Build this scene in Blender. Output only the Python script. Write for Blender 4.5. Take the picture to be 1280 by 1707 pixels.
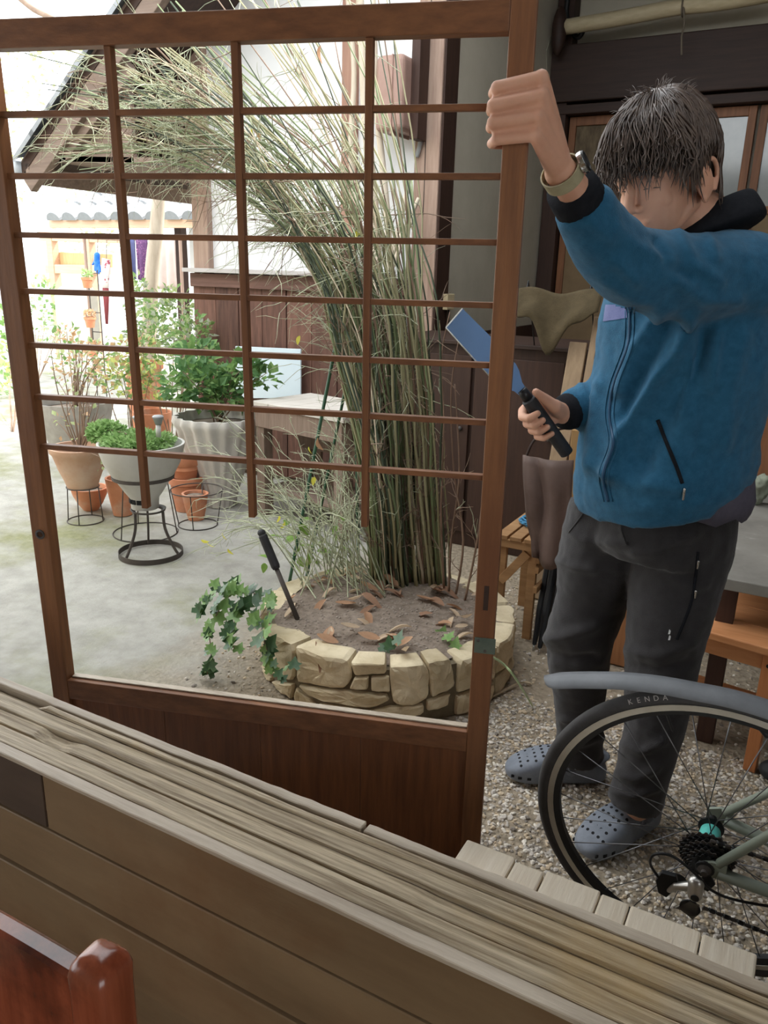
import bpy, bmesh, math, random
from mathutils import Vector, Matrix, noise
from math import sin, cos, pi, radians, sqrt, atan2

for o in list(bpy.data.objects): bpy.data.objects.remove(o)
scene = bpy.context.scene
COL = scene.collection
rng = random.Random(7)

# ---------------------------------------------------------------- camera
FPX, PITCH, ROLL, YAW, EYE = 1307.2, radians(17.035), radians(-1.641), radians(-28.371), 1.36
_f0 = Vector((sin(YAW), cos(YAW), 0)); _r0 = Vector((cos(YAW), -sin(YAW), 0)); _up = Vector((0, 0, 1))
FWD = _f0 * cos(PITCH) - _up * sin(PITCH)
_dn = -(_up * cos(PITCH) + _f0 * sin(PITCH))
RIGHT = _r0 * cos(ROLL) + _dn * sin(ROLL)
DOWN = _dn * cos(ROLL) - _r0 * sin(ROLL)
EYEP = Vector((0, 0, EYE))
camd = bpy.data.cameras.new('camera'); cam = bpy.data.objects.new('camera', camd); COL.objects.link(cam)
camd.sensor_fit = 'VERTICAL'; camd.sensor_height = 24.0; camd.lens = FPX / 1707 * 24.0; camd.clip_start = 0.05; camd.clip_end = 300
cam.matrix_world = Matrix(((RIGHT.x, -DOWN.x, -FWD.x, EYEP.x), (RIGHT.y, -DOWN.y, -FWD.y, EYEP.y), (RIGHT.z, -DOWN.z, -FWD.z, EYEP.z), (0, 0, 0, 1)))
scene.camera = cam

# ---------------------------------------------------------------- world, sun, exposure
world = bpy.data.worlds.new('sky'); scene.world = world; world.use_nodes = True
_wn = world.node_tree.nodes; _bg = _wn['Background']
_bg.inputs['Color'].default_value = (0.93, 0.97, 1.0, 1); _bg.inputs['Strength'].default_value = 2.6
sund = bpy.data.lights.new('sun', 'SUN'); sund.energy = 5.0; sund.angle = radians(3); sund.color = (1.0, 0.95, 0.86)
sun = bpy.data.objects.new('sun', sund); COL.objects.link(sun)
sun.rotation_euler = Vector((-0.35, -0.55, -0.76)).to_track_quat('-Z', 'Y').to_euler()
sun.location = (-4, 9, 9)
vs = scene.view_settings
vs.view_transform = 'Standard'; vs.look = 'None'; vs.gamma = 1.0; vs.use_curve_mapping = False; vs.exposure = 0.7

# ---------------------------------------------------------------- pixel helpers (1280 x 1707 frame)
def ray(px, py): return FWD + RIGHT * ((px - 640) / FPX) + DOWN * ((py - 853.5) / FPX)
def G(px, py, z=0.0):
    d = ray(px, py); return EYEP + d * ((z - EYE) / d.z)
def N(px, py, n):
    d = ray(px, py); return EYEP + d * (n / d.y)
def AX(px, py, a):
    d = ray(px, py); return EYEP + d * (a / d.x)
def Zd(px, py, dep): return EYEP + ray(px, py) * dep

# ---------------------------------------------------------------- mesh helpers
V = Vector
class MB:
    def __init__(s): s.v = []; s.f = []
    def quadloop(s, rings, close=True, cap0=True, cap1=True):
        b = len(s.v); n = len(rings[0])
        for r in rings: s.v += [tuple(p) for p in r]
        for i in range(len(rings) - 1):
            for j in range(n if close else n - 1):
                k = (j + 1) % n
                s.f.append((b + i * n + j, b + i * n + k, b + (i + 1) * n + k, b + (i + 1) * n + j))
        if close and cap0: s.f.append(tuple(b + j for j in reversed(range(n))))
        if close and cap1: s.f.append(tuple(b + (len(rings) - 1) * n + j for j in range(n)))
        return s
    def box(s, c, size, ax=None):
        c = V(c); hx, hy, hz = [k / 2 for k in size]
        ux, uy, uz = ax if ax else (V((1, 0, 0)), V((0, 1, 0)), V((0, 0, 1)))
        b = len(s.v)
        for sx, sy, sz in ((-1,-1,-1),(1,-1,-1),(1,1,-1),(-1,1,-1),(-1,-1,1),(1,-1,1),(1,1,1),(-1,1,1)):
            s.v.append(tuple(c + ux * (hx * sx) + uy * (hy * sy) + uz * (hz * sz)))
        for q in ((0,3,2,1),(4,5,6,7),(0,1,5,4),(1,2,6,5),(2,3,7,6),(3,0,4,7)): s.f.append(tuple(b + k for k in q))
        return s
    def bar(s, p, q, w, t, up=(0, 0, 1)):
        p = V(p); q = V(q); d = (q - p); L = d.length; d.normalize(); up = V(up)
        sx = d.cross(up)
        if sx.length < 1e-4: sx = d.cross(V((0, 1, 0)))
        sx.normalize(); uz = sx.cross(d)
        return s.box((p + q) / 2, (L, w, t), (d, sx, uz))
    def prism(s, poly, d):
        b = len(s.v); n = len(poly); d = V(d)
        s.v += [tuple(V(p)) for p in poly] + [tuple(V(p) + d) for p in poly]
        s.f.append(tuple(b + j for j in reversed(range(n)))); s.f.append(tuple(b + n + j for j in range(n)))
        for j in range(n):
            k = (j + 1) % n; s.f.append((b + j, b + k, b + n + k, b + n + j))
        return s
    def tube(s, pts, r, n=8, cap=True, flat=1.0, ref=None):
        pts = [V(p) for p in pts]; m = len(pts)
        rr = r if isinstance(r, (list, tuple)) else [r] * m
        rings = []; prev = None
        for i, p in enumerate(pts):
            t = (pts[min(i + 1, m - 1)] - pts[max(i - 1, 0)])
            if t.length < 1e-9: t = V((0, 0, 1))
            t.normalize()
            if prev is None:
                a = V(ref) if ref else (V((0, 0, 1)) if abs(t.z) < 0.9 else V((1, 0, 0)))
            else: a = prev
            u = a - t * a.dot(t)
            if u.length < 1e-6: u = t.orthogonal()
            u.normalize(); w = t.cross(u); prev = u
            rings.append([p + u * (rr[i] * cos(2 * pi * j / n)) + w * (rr[i] * flat * sin(2 * pi * j / n)) for j in range(n)])
        return s.quadloop(rings, True, cap, cap)
    def lathe(s, prof, c, n=32, ax=None, cap0=True, cap1=True):
        c = V(c); ux, uy, uz = ax if ax else (V((1, 0, 0)), V((0, 1, 0)), V((0, 0, 1)))
        rings = [[c + ux * (r * cos(2 * pi * j / n)) + uy * (r * sin(2 * pi * j / n)) + uz * h for j in range(n)] for r, h in prof]
        return s.quadloop(rings, True, cap0, cap1)
    def torus(s, c, R, r, n=64, m=8, ax=None, flat=1.0, a0=0, a1=2 * pi):
        c = V(c); ux, uy, uz = ax if ax else (V((1, 0, 0)), V((0, 1, 0)), V((0, 0, 1)))
        full = abs(a1 - a0) > 6.28; k = n if full else n + 1
        rings = []
        for i in range(k):
            th = a0 + (a1 - a0) * i / n; d = ux * cos(th) + uy * sin(th)
            rings.append([c + d * (R + r * cos(2 * pi * j / m)) + uz * (r * flat * sin(2 * pi * j / m)) for j in range(m)])
        if full:
            rings.append(rings[0]); return s.quadloop(rings, True, False, False)
        return s.quadloop(rings)
    def ell(s, c, rad, ax=None, n=16, m=10):
        c = V(c); ux, uy, uz = ax if ax else (V((1, 0, 0)), V((0, 1, 0)), V((0, 0, 1)))
        if isinstance(rad, (int, float)): rad = (rad,) * 3
        rings = []
        for i in range(m + 1):
            th = -pi / 2 + pi * (i if 0 < i < m else (0.04 if i == 0 else m - 0.04)) / m
            rings.append([c + ux * (rad[0] * cos(th) * cos(2 * pi * j / n)) + uy * (rad[1] * cos(th) * sin(2 * pi * j / n)) + uz * (rad[2] * sin(th)) for j in range(n)])
        return s.quadloop(rings)
    def cap(s, p, q, r0, r1, n=14):
        p = V(p); q = V(q); d = q - p; L = d.length
        if L < 1e-6: return s.ell(p, r0)
        d.normalize(); pts = []; rr = []
        for k in range(5):
            a = -pi / 2 + pi / 2 * (k + .08) / 5.08; pts.append(p + d * (r0 * sin(a))); rr.append(r0 * cos(a))
        for k in range(5): pts.append(p + d * (L * k / 4)); rr.append(r0 + (r1 - r0) * k / 4)
        for k in range(1, 6):
            a = pi / 2 * (k - .08) / 5; pts.append(q + d * (r1 * sin(a))); rr.append(r1 * cos(a))
        return s.tube(pts, rr, n)
    def build(s, name, mat, parent=None, smooth=False, bevel=0.0, bseg=2, kind=None, label=None, weld=False):
        me = bpy.data.meshes.new(name); me.from_pydata(s.v, [], s.f); me.update()
        return mk(name, me, mat, parent, smooth, bevel, bseg, kind, label)
def mk(name, me, mat, parent=None, smooth=False, bevel=0.0, bseg=2, kind=None, label=None):
    if isinstance(mat, (list, tuple)):
        for m in mat: me.materials.append(m)
    elif mat: me.materials.append(mat)
    if smooth: me.polygons.foreach_set('use_smooth', [True] * len(me.polygons))
    o = bpy.data.objects.new(name, me); COL.objects.link(o)
    if bevel:
        b = o.modifiers.new('bevel', 'BEVEL'); b.width = bevel; b.segments = bseg; b.limit_method = 'ANGLE'; b.angle_limit = radians(40)
    if parent: attach(o, parent)
    if kind: o['kind'] = kind
    if label: o['label'] = label
    return o
def attach(o, parent):
    o.parent = parent
    if parent.type == 'EMPTY': o.matrix_parent_inverse = parent.matrix_basis.inverted()
def tag(o, label, cat, group=None):
    o['label'] = label; o['category'] = cat
    if group: o['group'] = group
    return o
def thing(name, label, cat, loc, group=None):
    o = bpy.data.objects.new(name, None); COL.objects.link(o); o.matrix_basis = Matrix.Translation(V(loc)); o.empty_display_size = 0.05
    return tag(o, label, cat, group)
def struct(name, mb, mat, bevel=0.0, smooth=False, parent=None):
    o = mb.build(name, mat, parent, smooth, bevel)
    if not parent: o['kind'] = 'structure'
    return o
def link_copy(o, parent=None, mw=None):
    c = o.copy(); COL.objects.link(c)
    if parent: c.parent = parent
    if mw is not None: c.matrix_basis = mw
    return c
def remesh(mb, voxel, smooth_it=4, disp=None):
    """union of overlapping closed shells -> one continuous skin"""
    me = bpy.data.meshes.new('tmp'); me.from_pydata(mb.v, [], mb.f); me.update()
    bm = bmesh.new(); bm.from_mesh(me); bmesh.ops.recalc_face_normals(bm, faces=bm.faces[:]); bm.to_mesh(me); bm.free()
    o = bpy.data.objects.new('tmp', me); COL.objects.link(o)
    r = o.modifiers.new('r', 'REMESH'); r.mode = 'VOXEL'; r.voxel_size = voxel; r.use_smooth_shade = True
    if smooth_it:
        s = o.modifiers.new('s', 'SMOOTH'); s.factor = 0.5; s.iterations = smooth_it
    dg = bpy.context.evaluated_depsgraph_get(); dg.update()
    out = bpy.data.meshes.new_from_object(o.evaluated_get(dg))
    bpy.data.objects.remove(o); bpy.data.meshes.remove(me)
    if disp:
        nn = [v.normal.copy() for v in out.vertices]
        for v, nrm in zip(out.vertices, nn):
            v.co = v.co + disp(v.co, nrm)
        out.update()
    out.materials.clear()
    return out
def spline(pts, k=6):
    """Catmull-Rom resample"""
    P = [V(p) for p in pts]; out = []
    for i in range(len(P) - 1):
        a = P[max(i - 1, 0)]; b = P[i]; c = P[i + 1]; d = P[min(i + 2, len(P) - 1)]
        for j in range(k):
            t = j / k
            out.append(0.5 * ((2 * b) + (c - a) * t + (2 * a - 5 * b + 4 * c - d) * t * t + (3 * b - a - 3 * c + d) * t ** 3))
    out.append(P[-1]); return out
def lerp(a, b, t): return a + (b - a) * t
def interp(xs, ys, x):
    if x <= xs[0]: return ys[0]
    for i in range(len(xs) - 1):
        if x <= xs[i + 1]: return lerp(ys[i], ys[i + 1], (x - xs[i]) / (xs[i + 1] - xs[i]))
    return ys[-1]
def ground_noise(x, y): return 0.004 * noise.noise(V((x * 2.1, y * 2.1, 0)))

# ---------------------------------------------------------------- materials
def srgb(r, g, b):
    f = lambda c: (c / 255 / 12.92) if c / 255 <= 0.04045 else ((c / 255 + 0.055) / 1.055) ** 2.4
    return (f(r), f(g), f(b))
MATS = {}
def mat(name, c, c2=None, sc=6.0, st=(1, 1, 1), rough=0.75, bump=0.0, bsc=None, metal=0.0, detail=6, rnd=0.0, spec=0.35, c3=None, sc3=2.0, t3=(0.5, 0.7), sheen=0.0, transl=0.0, ramp=(0.3, 0.7), alpha=1.0, trans=0.0, bst=None, vor=False):
    if name in MATS: return MATS[name]
    m = bpy.data.materials.new(name); m.use_nodes = True; nt = m.node_tree; n = nt.nodes; L = nt.links.new
    b = n['Principled BSDF']; b.inputs['Roughness'].default_value = rough; b.inputs['Metallic'].default_value = metal
    b.inputs['Specular IOR Level'].default_value = spec
    b.inputs['Base Color'].default_value = (*c, 1)
    if sheen: b.inputs['Sheen Weight'].default_value = sheen; b.inputs['Sheen Roughness'].default_value = 0.5
    if trans: b.inputs['Transmission Weight'].default_value = trans
    if alpha < 1: b.inputs['Alpha'].default_value = alpha
    tc = n.new('ShaderNodeTexCoord')
    def nz(scale, stretch, det=detail, kind='ShaderNodeTexNoise'):
        mp = n.new('ShaderNodeMapping'); mp.inputs['Scale'].default_value = stretch; L(tc.outputs['Object'], mp.inputs['Vector'])
        t = n.new(kind); t.inputs['Scale'].default_value = scale
        if kind == 'ShaderNodeTexNoise': t.inputs['Detail'].default_value = det; t.inputs['Roughness'].default_value = 0.62
        L(mp.outputs['Vector'], t.inputs['Vector']); return t
    out = None
    if c2 is not None:
        t = nz(sc, st); r = n.new('ShaderNodeValToRGB'); e = r.color_ramp.elements
        e[0].position, e[1].position = ramp; e[0].color = (*c, 1); e[1].color = (*c2, 1)
        L(t.outputs[0], r.inputs[0]); out = r.outputs[0]
    if c3 is not None:
        t = nz(sc3, (1, 1, 1), 8); r = n.new('ShaderNodeValToRGB'); e = r.color_ramp.elements
        e[0].position, e[1].position = t3; e[0].color = (0, 0, 0, 1); e[1].color = (1, 1, 1, 1)
        L(t.outputs[0], r.inputs[0]); mx = n.new('ShaderNodeMix'); mx.data_type = 'RGBA'
        L(r.outputs[0], mx.inputs['Factor'])
        if out: L(out, mx.inputs[6])
        else: mx.inputs[6].default_value = (*c, 1)
        mx.inputs[7].default_value = (*c3, 1); out = mx.outputs[2]
    if rnd:
        oi = n.new('ShaderNodeObjectInfo'); hs = n.new('ShaderNodeHueSaturation'); mr = n.new('ShaderNodeMapRange')
        mr.inputs['To Min'].default_value = 1 - rnd; mr.inputs['To Max'].default_value = 1 + rnd
        L(oi.outputs['Random'], mr.inputs['Value']); L(mr.outputs[0], hs.inputs['Value'])
        if out: L(out, hs.inputs['Color'])
        else: hs.inputs['Color'].default_value = (*c, 1)
        out = hs.outputs[0]
    if out: L(out, b.inputs['Base Color'])
    if bump:
        t = nz(bsc or sc, bst or st, 8, 'ShaderNodeTexVoronoi' if vor else 'ShaderNodeTexNoise'); bp = n.new('ShaderNodeBump'); bp.inputs['Strength'].default_value = min(1.0, bump); bp.inputs['Distance'].default_value = 0.004 * max(1, bump)
        L(t.outputs[0], bp.inputs['Height']); L(bp.outputs[0], b.inputs['Normal'])
    if transl:
        tr = n.new('ShaderNodeBsdfTranslucent'); ms = n.new('ShaderNodeMixShader'); ms.inputs[0].default_value = transl
        if out: L(out, tr.inputs['Color'])
        else: tr.inputs['Color'].default_value = (*c, 1)
        L(b.outputs[0], ms.inputs[1]); L(tr.outputs[0], ms.inputs[2]); L(ms.outputs[0], n['Material Output'].inputs['Surface'])
    MATS[name] = m; return m
def wood(name, c, c2, axis='x', sc=5.0, rough=0.6, bump=0.35, rnd=0.12, k=14, **kw):
    st = {'x': (1, k, k), 'y': (k, 1, k), 'z': (k, k, 1)}[axis]
    kw.setdefault('bsc', sc * 2.2); return mat(name, c, c2, sc, st, rough, bump, rnd=rnd, **kw)
# ================================================================ MATERIALS (shared)
M_DOOR = wood('door_wood', srgb(106, 67, 41), srgb(140, 93, 57), 'z', 4, rough=0.5, bump=0.2, rnd=0.05, spec=0.4, c3=srgb(98, 58, 34), sc3=1.3, t3=(0.45, 0.8))
M_DOORH = wood('door_wood_rail', srgb(100, 63, 39), srgb(134, 88, 55), 'x', 4, rough=0.5, bump=0.2, rnd=0.05, spec=0.4)
M_PANEL = wood('door_panel_wood', srgb(98, 57, 33), srgb(130, 80, 46), 'z', 5, rough=0.45, bump=0.2, rnd=0.06, c3=srgb(130, 88, 58), sc3=1.6, t3=(0.62, 0.9))
M_SILL = wood('weathered_sill_wood', srgb(132, 112, 84), srgb(206, 188, 158), 'x', 4.5, rough=0.5, spec=0.5, bump=1.0, rnd=0.12, k=30, ramp=(.36, .62), c3=srgb(188, 158, 108), sc3=2.2, t3=(0.55, 0.75))
M_NOSE = wood('sill_nosing_wood', srgb(156, 140, 120), srgb(200, 186, 166), 'x', 4, rough=0.5, spec=0.5, bump=0.6, rnd=0.05, k=12)
M_PLANK = wood('interior_plank_wood', srgb(112, 90, 64), srgb(140, 116, 86), 'x', 1.6, rough=0.6, bump=0.15, rnd=0.06, k=5, c3=srgb(110, 72, 40), sc3=2.8, t3=(0.45, 0.8), bsc=30)
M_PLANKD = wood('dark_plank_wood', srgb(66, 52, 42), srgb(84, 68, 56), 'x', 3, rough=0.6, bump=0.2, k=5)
M_STEP = wood('pale_step_wood', srgb(218, 202, 178), srgb(238, 226, 206), 'y', 5, rough=0.75, bump=0.4, rnd=0.07, k=16)
M_RED = wood('wainscot_board_wood', srgb(78, 54, 46), srgb(118, 84, 72), 'z', 3.5, rough=0.75, bump=0.6, rnd=0.22, k=10)
M_REDH = wood('wainscot_batten_wood', srgb(92, 66, 58), srgb(122, 92, 82), 'x', 3.5, rough=0.75, bump=0.5, rnd=0.06)
M_POST = wood('post_wood', srgb(142, 116, 102), srgb(172, 148, 132), 'z', 3.5, rough=0.75, bump=0.5, rnd=0.05)
M_DARKW = wood('dark_old_wood', srgb(44, 29, 23), srgb(60, 41, 32), 'x', 3, rough=0.6, bump=0.3, rnd=0.1)
M_DARKWZ = wood('dark_old_post_wood', srgb(50, 32, 25), srgb(66, 44, 34), 'z', 3, rough=0.6, bump=0.3, rnd=0.1)
M_BROWNZ = wood('brown_joinery_wood', srgb(104, 66, 42), srgb(132, 88, 58), 'z', 3, rough=0.55, bump=0.2, rnd=0.1)
M_WHITEP = mat('white_plaster', srgb(226, 228, 230), srgb(240, 240, 240), 3, rough=0.9, bump=0.2, bsc=12)
M_GREYP = mat('grey_green_plaster', srgb(176, 168, 150), srgb(188, 180, 162), 4, rough=0.9, bump=0.25, bsc=22)
M_TILE = mat('roof_tile_clay', srgb(116, 120, 124), srgb(150, 154, 158), 5, rough=0.5, bump=0.1, rnd=0.12)
M_BLACK = mat('black_metal', (0.012, 0.012, 0.013), rough=0.4)
M_IRON = mat('dark_wrought_iron', srgb(64, 60, 58), srgb(84, 76, 70), 12, rough=0.6, bump=0.2)

# ================================================================ GROUND
def ground():
    m = bpy.data.materials.new('courtyard_ground'); m.use_nodes = True; nt = m.node_tree; n = nt.nodes; L = nt.links.new
    b = n['Principled BSDF']; b.inputs['Roughness'].default_value = 0.9; b.inputs['Specular IOR Level'].default_value = 0.2
    tc = n.new('ShaderNodeTexCoord')
    def nz(s, d=8, r=0.6):
        t = n.new('ShaderNodeTexNoise'); t.inputs['Scale'].default_value = s; t.inputs['Detail'].default_value = d; t.inputs['Roughness'].default_value = r
        L(tc.outputs['Object'], t.inputs['Vector']); return t
    def ramp(src, p0, p1, c0, c1):
        r = n.new('ShaderNodeValToRGB'); e = r.color_ramp.elements; e[0].position, e[1].position = p0, p1; e[0].color = (*c0, 1); e[1].color = (*c1, 1); L(src, r.inputs[0]); return r.outputs[0]
    def mix(f, a, bb):
        x = n.new('ShaderNodeMix'); x.data_type = 'RGBA'; L(f, x.inputs['Factor']); L(a, x.inputs[6]); L(bb, x.inputs[7]); return x.outputs[2]
    conc = ramp(nz(9).outputs[0], 0.3, 0.7, srgb(150, 148, 140), srgb(178, 176, 168))
    moss = ramp(nz(30).outputs[0], 0.3, 0.7, srgb(122, 124, 92), srgb(146, 146, 112))
    conc2 = mix(ramp(nz(1.3, 6).outputs[0], 0.5, 0.66, (0, 0, 0), (1, 1, 1)), conc, moss)
    dirt = ramp(nz(40).outputs[0], 0.3, 0.7, srgb(128, 116, 98), srgb(172, 158, 138))
    sp = n.new('ShaderNodeSeparateXYZ'); L(tc.outputs['Object'], sp.inputs[0])
    ad = n.new('ShaderNodeMath'); ad.operation = 'MULTIPLY_ADD'; L(nz(2.2).outputs[0], ad.inputs[0]); ad.inputs[1].default_value = 0.9; L(sp.outputs[0], ad.inputs[2])
    gm = ramp(ad.outputs[0], 0.0, 1.0, (0, 0, 0), (1, 1, 1))
    mr = n.new('ShaderNodeMapRange'); mr.inputs['From Min'].default_value = -1.55; mr.inputs['From Max'].default_value = -1.15; L(ad.outputs[0], mr.inputs['Value'])
    col = mix(mr.outputs[0], conc2, dirt); L(col, b.inputs['Base Color'])
    vo = n.new('ShaderNodeTexVoronoi'); vo.inputs['Scale'].default_value = 70; L(tc.outputs['Object'], vo.inputs['Vector'])
    add = n.new('ShaderNodeMath'); add.operation = 'ADD'; L(nz(45, 8, 0.7).outputs[0], add.inputs[0]); ml = n.new('ShaderNodeMath'); ml.operation = 'MULTIPLY'; L(vo.outputs[0], ml.inputs[0]); L(mr.outputs[0], ml.inputs[1]); L(ml.outputs[0], add.inputs[1])
    bp = n.new('ShaderNodeBump'); bp.inputs['Strength'].default_value = 0.8; bp.inputs['Distance'].default_value = 0.008; L(add.outputs[0], bp.inputs['Height']); L(bp.outputs[0], b.inputs['Normal'])
    mb = MB(); xs = [-40, -25, -15, -10] + [-7 + 0.1 * i for i in range(0, 96)] + [4, 8]; ys = [0.78 + 0.1 * i for i in range(0, 64)] + [8, 10, 14, 20, 40]
    for y in ys:
        for x in xs: mb.v.append((x, y, ground_noise(x, y) if (x > -7 and y < 7) else 0))
    w = len(xs)
    for j in range(len(ys) - 1):
        for i in range(w - 1): mb.f.append((j * w + i, j * w + i + 1, (j + 1) * w + i + 1, (j + 1) * w + i))
    o = mb.build('ground', m, smooth=True); o['kind'] = 'structure'
    # gravel: real pebbles, far too many to count
    pc = [mat('pebble_%s' % k, c, c2, 60, rough=0.85) for k, c, c2 in (('pale', srgb(206, 198, 184), srgb(224, 216, 204)), ('grey', srgb(168, 160, 150), srgb(190, 182, 172)), ('tan', srgb(178, 160, 134), srgb(202, 184, 158)), ('dark', srgb(120, 112, 102), srgb(142, 134, 124)))]
    pm = MB(); mi = []
    base = []
    bm = bmesh.new(); bmesh.ops.create_icosphere(bm, subdivisions=1, radius=1); bv = [v.co.copy() for v in bm.verts]; bf = [[v.index for v in f.verts] for f in bm.faces]; bm.free()
    def peb(x, y, s):
        rr = Matrix.Rotation(rng.uniform(0, 6.28), 3, 'Z') @ Matrix.Rotation(rng.uniform(-.6, .6), 3, 'X')
        sx, sy, sz = s * rng.uniform(.75, 1.4), s * rng.uniform(.6, 1.1), s * rng.uniform(.45, .8)
        bb = len(pm.v); z = ground_noise(x, y) + sz * rng.uniform(-.1, .5)
        for v in bv:
            q = rr @ V((v.x * sx * rng.uniform(.8, 1.15), v.y * sy * rng.uniform(.8, 1.15), v.z * sz)); pm.v.append((x + q.x, y + q.y, max(z + q.z, -0.004)))
        pm.f.extend([tuple(bb + k for k in f) for f in bf]); mi.extend([rng.choice((0, 0, 1, 1, 1, 2, 2, 3))] * len(bf))
    k = 0
    while k < 21000:
        x = rng.uniform(-1.75, 0.75); y = rng.uniform(1.12, 3.5) if rng.random() < .35 else rng.uniform(1.12, 2.3)
        d = sqrt((x + 1.22) ** 2 + (y - 2.3) ** 2)
        if d < 0.46: continue
        if x < -1.1 and rng.random() > 0.10: continue
        if y > 2.3 and rng.random() < 0.4: continue
        peb(x, y, rng.uniform(.0032, .0078) if rng.random() < .93 else rng.uniform(.007, .011)); k += 1
    me = bpy.data.meshes.new('gravel'); me.from_pydata(pm.v, [], pm.f)
    for q in pc: me.materials.append(q)
    me.polygons.foreach_set('material_index', mi); me.update()
    g = mk('gravel', me, None, o); g['kind'] = 'stuff'
ground()

# ================================================================ CAMERA-SIDE WALL, SILL, ROOM
SILL = 0.66
def longboard(name, n0, n1, z0, z1, m, parent, a0=-3.2, a1=1.6, jit=0.0012, seg=160, seed=0, gaps=()):
    rings = []
    for i in range(seg + 1):
        a = a0 + (a1 - a0) * i / seg
        q = [noise.noise(V((a * 9, seed * 3.1 + k * 7.7, 0))) * jit + noise.noise(V((a * 40, seed + k * 5.0, 3))) * jit * .5 for k in range(4)]
        zz = z1 + q[3] * .6
        for g0, g1, dz in gaps:
            if g0 < a < g1: zz = z1 - dz
        rings.append([V((a, n0 + q[0], z0)), V((a, n1 + q[1], z0)), V((a, n1 + q[2], zz + q[1] * .5)), V((a, n0 + q[3], zz))])
    mb = MB(); mb.quadloop(rings); return mb.build(name, m, parent, bevel=0.0012, bseg=1)
wf = MB().box((-0.8, 0.675, 0.30), (4.8, 0.07, 0.58)); wall_front = struct('wall_front', wf, M_PLANKD)
sill_base = MB().box((-0.8, 0.69, 0.617), (4.8, 0.13, 0.06)); win = struct('window_1', sill_base, M_SILL); win['label'] = 'weathered wooden window sill with worn sliding grooves'
longboard('sill_nosing', 0.6195, 0.638, 0.6525, SILL, M_NOSE, win, seed=1)
longboard('sill_rail', 0.6395, 0.669, 0.64, SILL - .0005, M_SILL, win, seed=2)
longboard('sill_track', 0.668, 0.678, 0.63, SILL - .013, M_SILL, win, seed=8)
longboard('sill_rail', 0.6775, 0.7035, 0.64, SILL - .005, M_SILL, win, seed=3, gaps=((-.98, -.9, .006), (-.3, .1, .003)))
longboard('sill_rail', 0.7045, 0.7300, 0.64, SILL - .0005, M_SILL, win, seed=4, jit=.0018)
longboard('sill_rail', 0.7315, 0.7405, 0.64, SILL + .0045, M_SILL, win, seed=5, jit=.0022, gaps=((-3.3, -1.03, .012), (.35, .5, .004)))
longboard('sill_edge', 0.7475, 0.7635, 0.60, SILL + .003, M_NOSE, win, seed=6, jit=.002, a1=-.425)
longboard('sill_edge', 0.7475, 0.7635, 0.60, SILL + .001, M_NOSE, win, seed=7, jit=.003, a0=-.421)
zs = [0.6515, 0.5551, 0.4555, 0.349, 0.24, 0.13, 0.0]
for i in range(6):
    z1, z0 = zs[i], zs[i + 1] + 0.0028
    off = (0.6228, 0.6212, 0.617, 0.6215, 0.618, 0.621)[i]
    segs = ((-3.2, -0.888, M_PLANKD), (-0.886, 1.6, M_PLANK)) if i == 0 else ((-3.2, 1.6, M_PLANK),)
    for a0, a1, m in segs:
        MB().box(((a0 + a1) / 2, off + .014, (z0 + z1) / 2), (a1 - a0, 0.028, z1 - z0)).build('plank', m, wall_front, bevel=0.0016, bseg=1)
struct('floor', MB().box((-0.5, -1.4, -0.03), (7, 4.2, 0.06)), M_PLANK)
# timber wall above the window opening and the room's ceiling (out of frame, they keep the sky off the room)
struct('ceiling', MB().box((-0.5, -1.0, 2.62), (8, 3.6, 0.1)), M_DARKW)
bw_ = MB(); bw_.box((-0.5, -2.75, 1.3), (5.6, .1, 2.6)); struct('wall_back', bw_, M_GREYP)
struct('wall_right', MB().box((2.75, 3.45, 1.65), (.1, 5.5, 3.3)), M_DARKWZ)
rw = MB(); rw.box((2.75, -1.0, .4), (.1, 3.4, .8)); rw.box((2.75, -1.0, 2.4), (.1, 3.4, .5)); rw.box((2.75, .35, 1.5), (.1, .7, 1.4)); struct('wall_room_right', rw, M_GREYP)
lw = MB(); lw.box((-3.25, -1.0, .3), (.1, 3.5, .6)); lw.box((-3.25, -1.0, 2.45), (.1, 3.5, .3)); lw.box((-3.25, -2.6, 1.45), (.1, .3, 1.7)); lw.box((-3.25, .6, 1.45), (.1, .3, 1.7)); struct('wall_room', lw, M_GREYP)
struct('wall_light_block', MB().box((-6.2, .69, 1.5), (5.8, .14, 3.0)), M_GREYP)  # unseen run of house wall, added to block sky light from front-left
struct('trim_1', MB().box((-0.25, 0.69, 2.34), (6.1, .14, .5)), M_DARKW)
# unseen roof over the covered yard, its edges cut to shape the light
cp = MB(); cp.box((1.15, 4.35, 3.34), (3.3, 3.9, 0.1)); cp.box((1.13, 1.68, 3.34), (3.34, 1.44, 0.1)); cp.box((-1.32, 5.15, 3.45), (1.66, 2.4, 0.1)); struct('roof_canopy', cp, M_DARKW)
struct('eave_house', MB().box((-0.3, 0.77, 2.66), (6.2, 0.3, 0.08)), M_DARKW)

# stepping deck outside the window: timber pieces side by side
step = thing('timber_step', 'pale step of short timber boards laid side by side below the window sill', 'step', (-0.15, 1.0, 0))
edges = [-0.452, -0.349, -0.290, -0.187, -0.135, -0.015, 0.073]
for i in range(6):
    x0, x1 = edges[i] + .0012, edges[i + 1] - .0012; e = rng.uniform(-.004, .006)
    MB().box(((x0 + x1) / 2, (0.80 + 1.212 + e) / 2, 0.283 + rng.uniform(-.001, .001)), (x1 - x0, 0.412 + e, 0.034)).build('board', M_STEP, step, bevel=0.004)
for y in (0.88, 1.12): MB().box((-0.19, y, 0.2445), (0.50, 0.06, 0.043)).build('bearer', M_STEP, step, bevel=0.002)
for x in (-0.38, 0.0):
    for y in (0.88, 1.12): MB().box((x, y, 0.112), (0.06, 0.05, 0.222)).build('leg', M_STEP, step, bevel=0.002)

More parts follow.
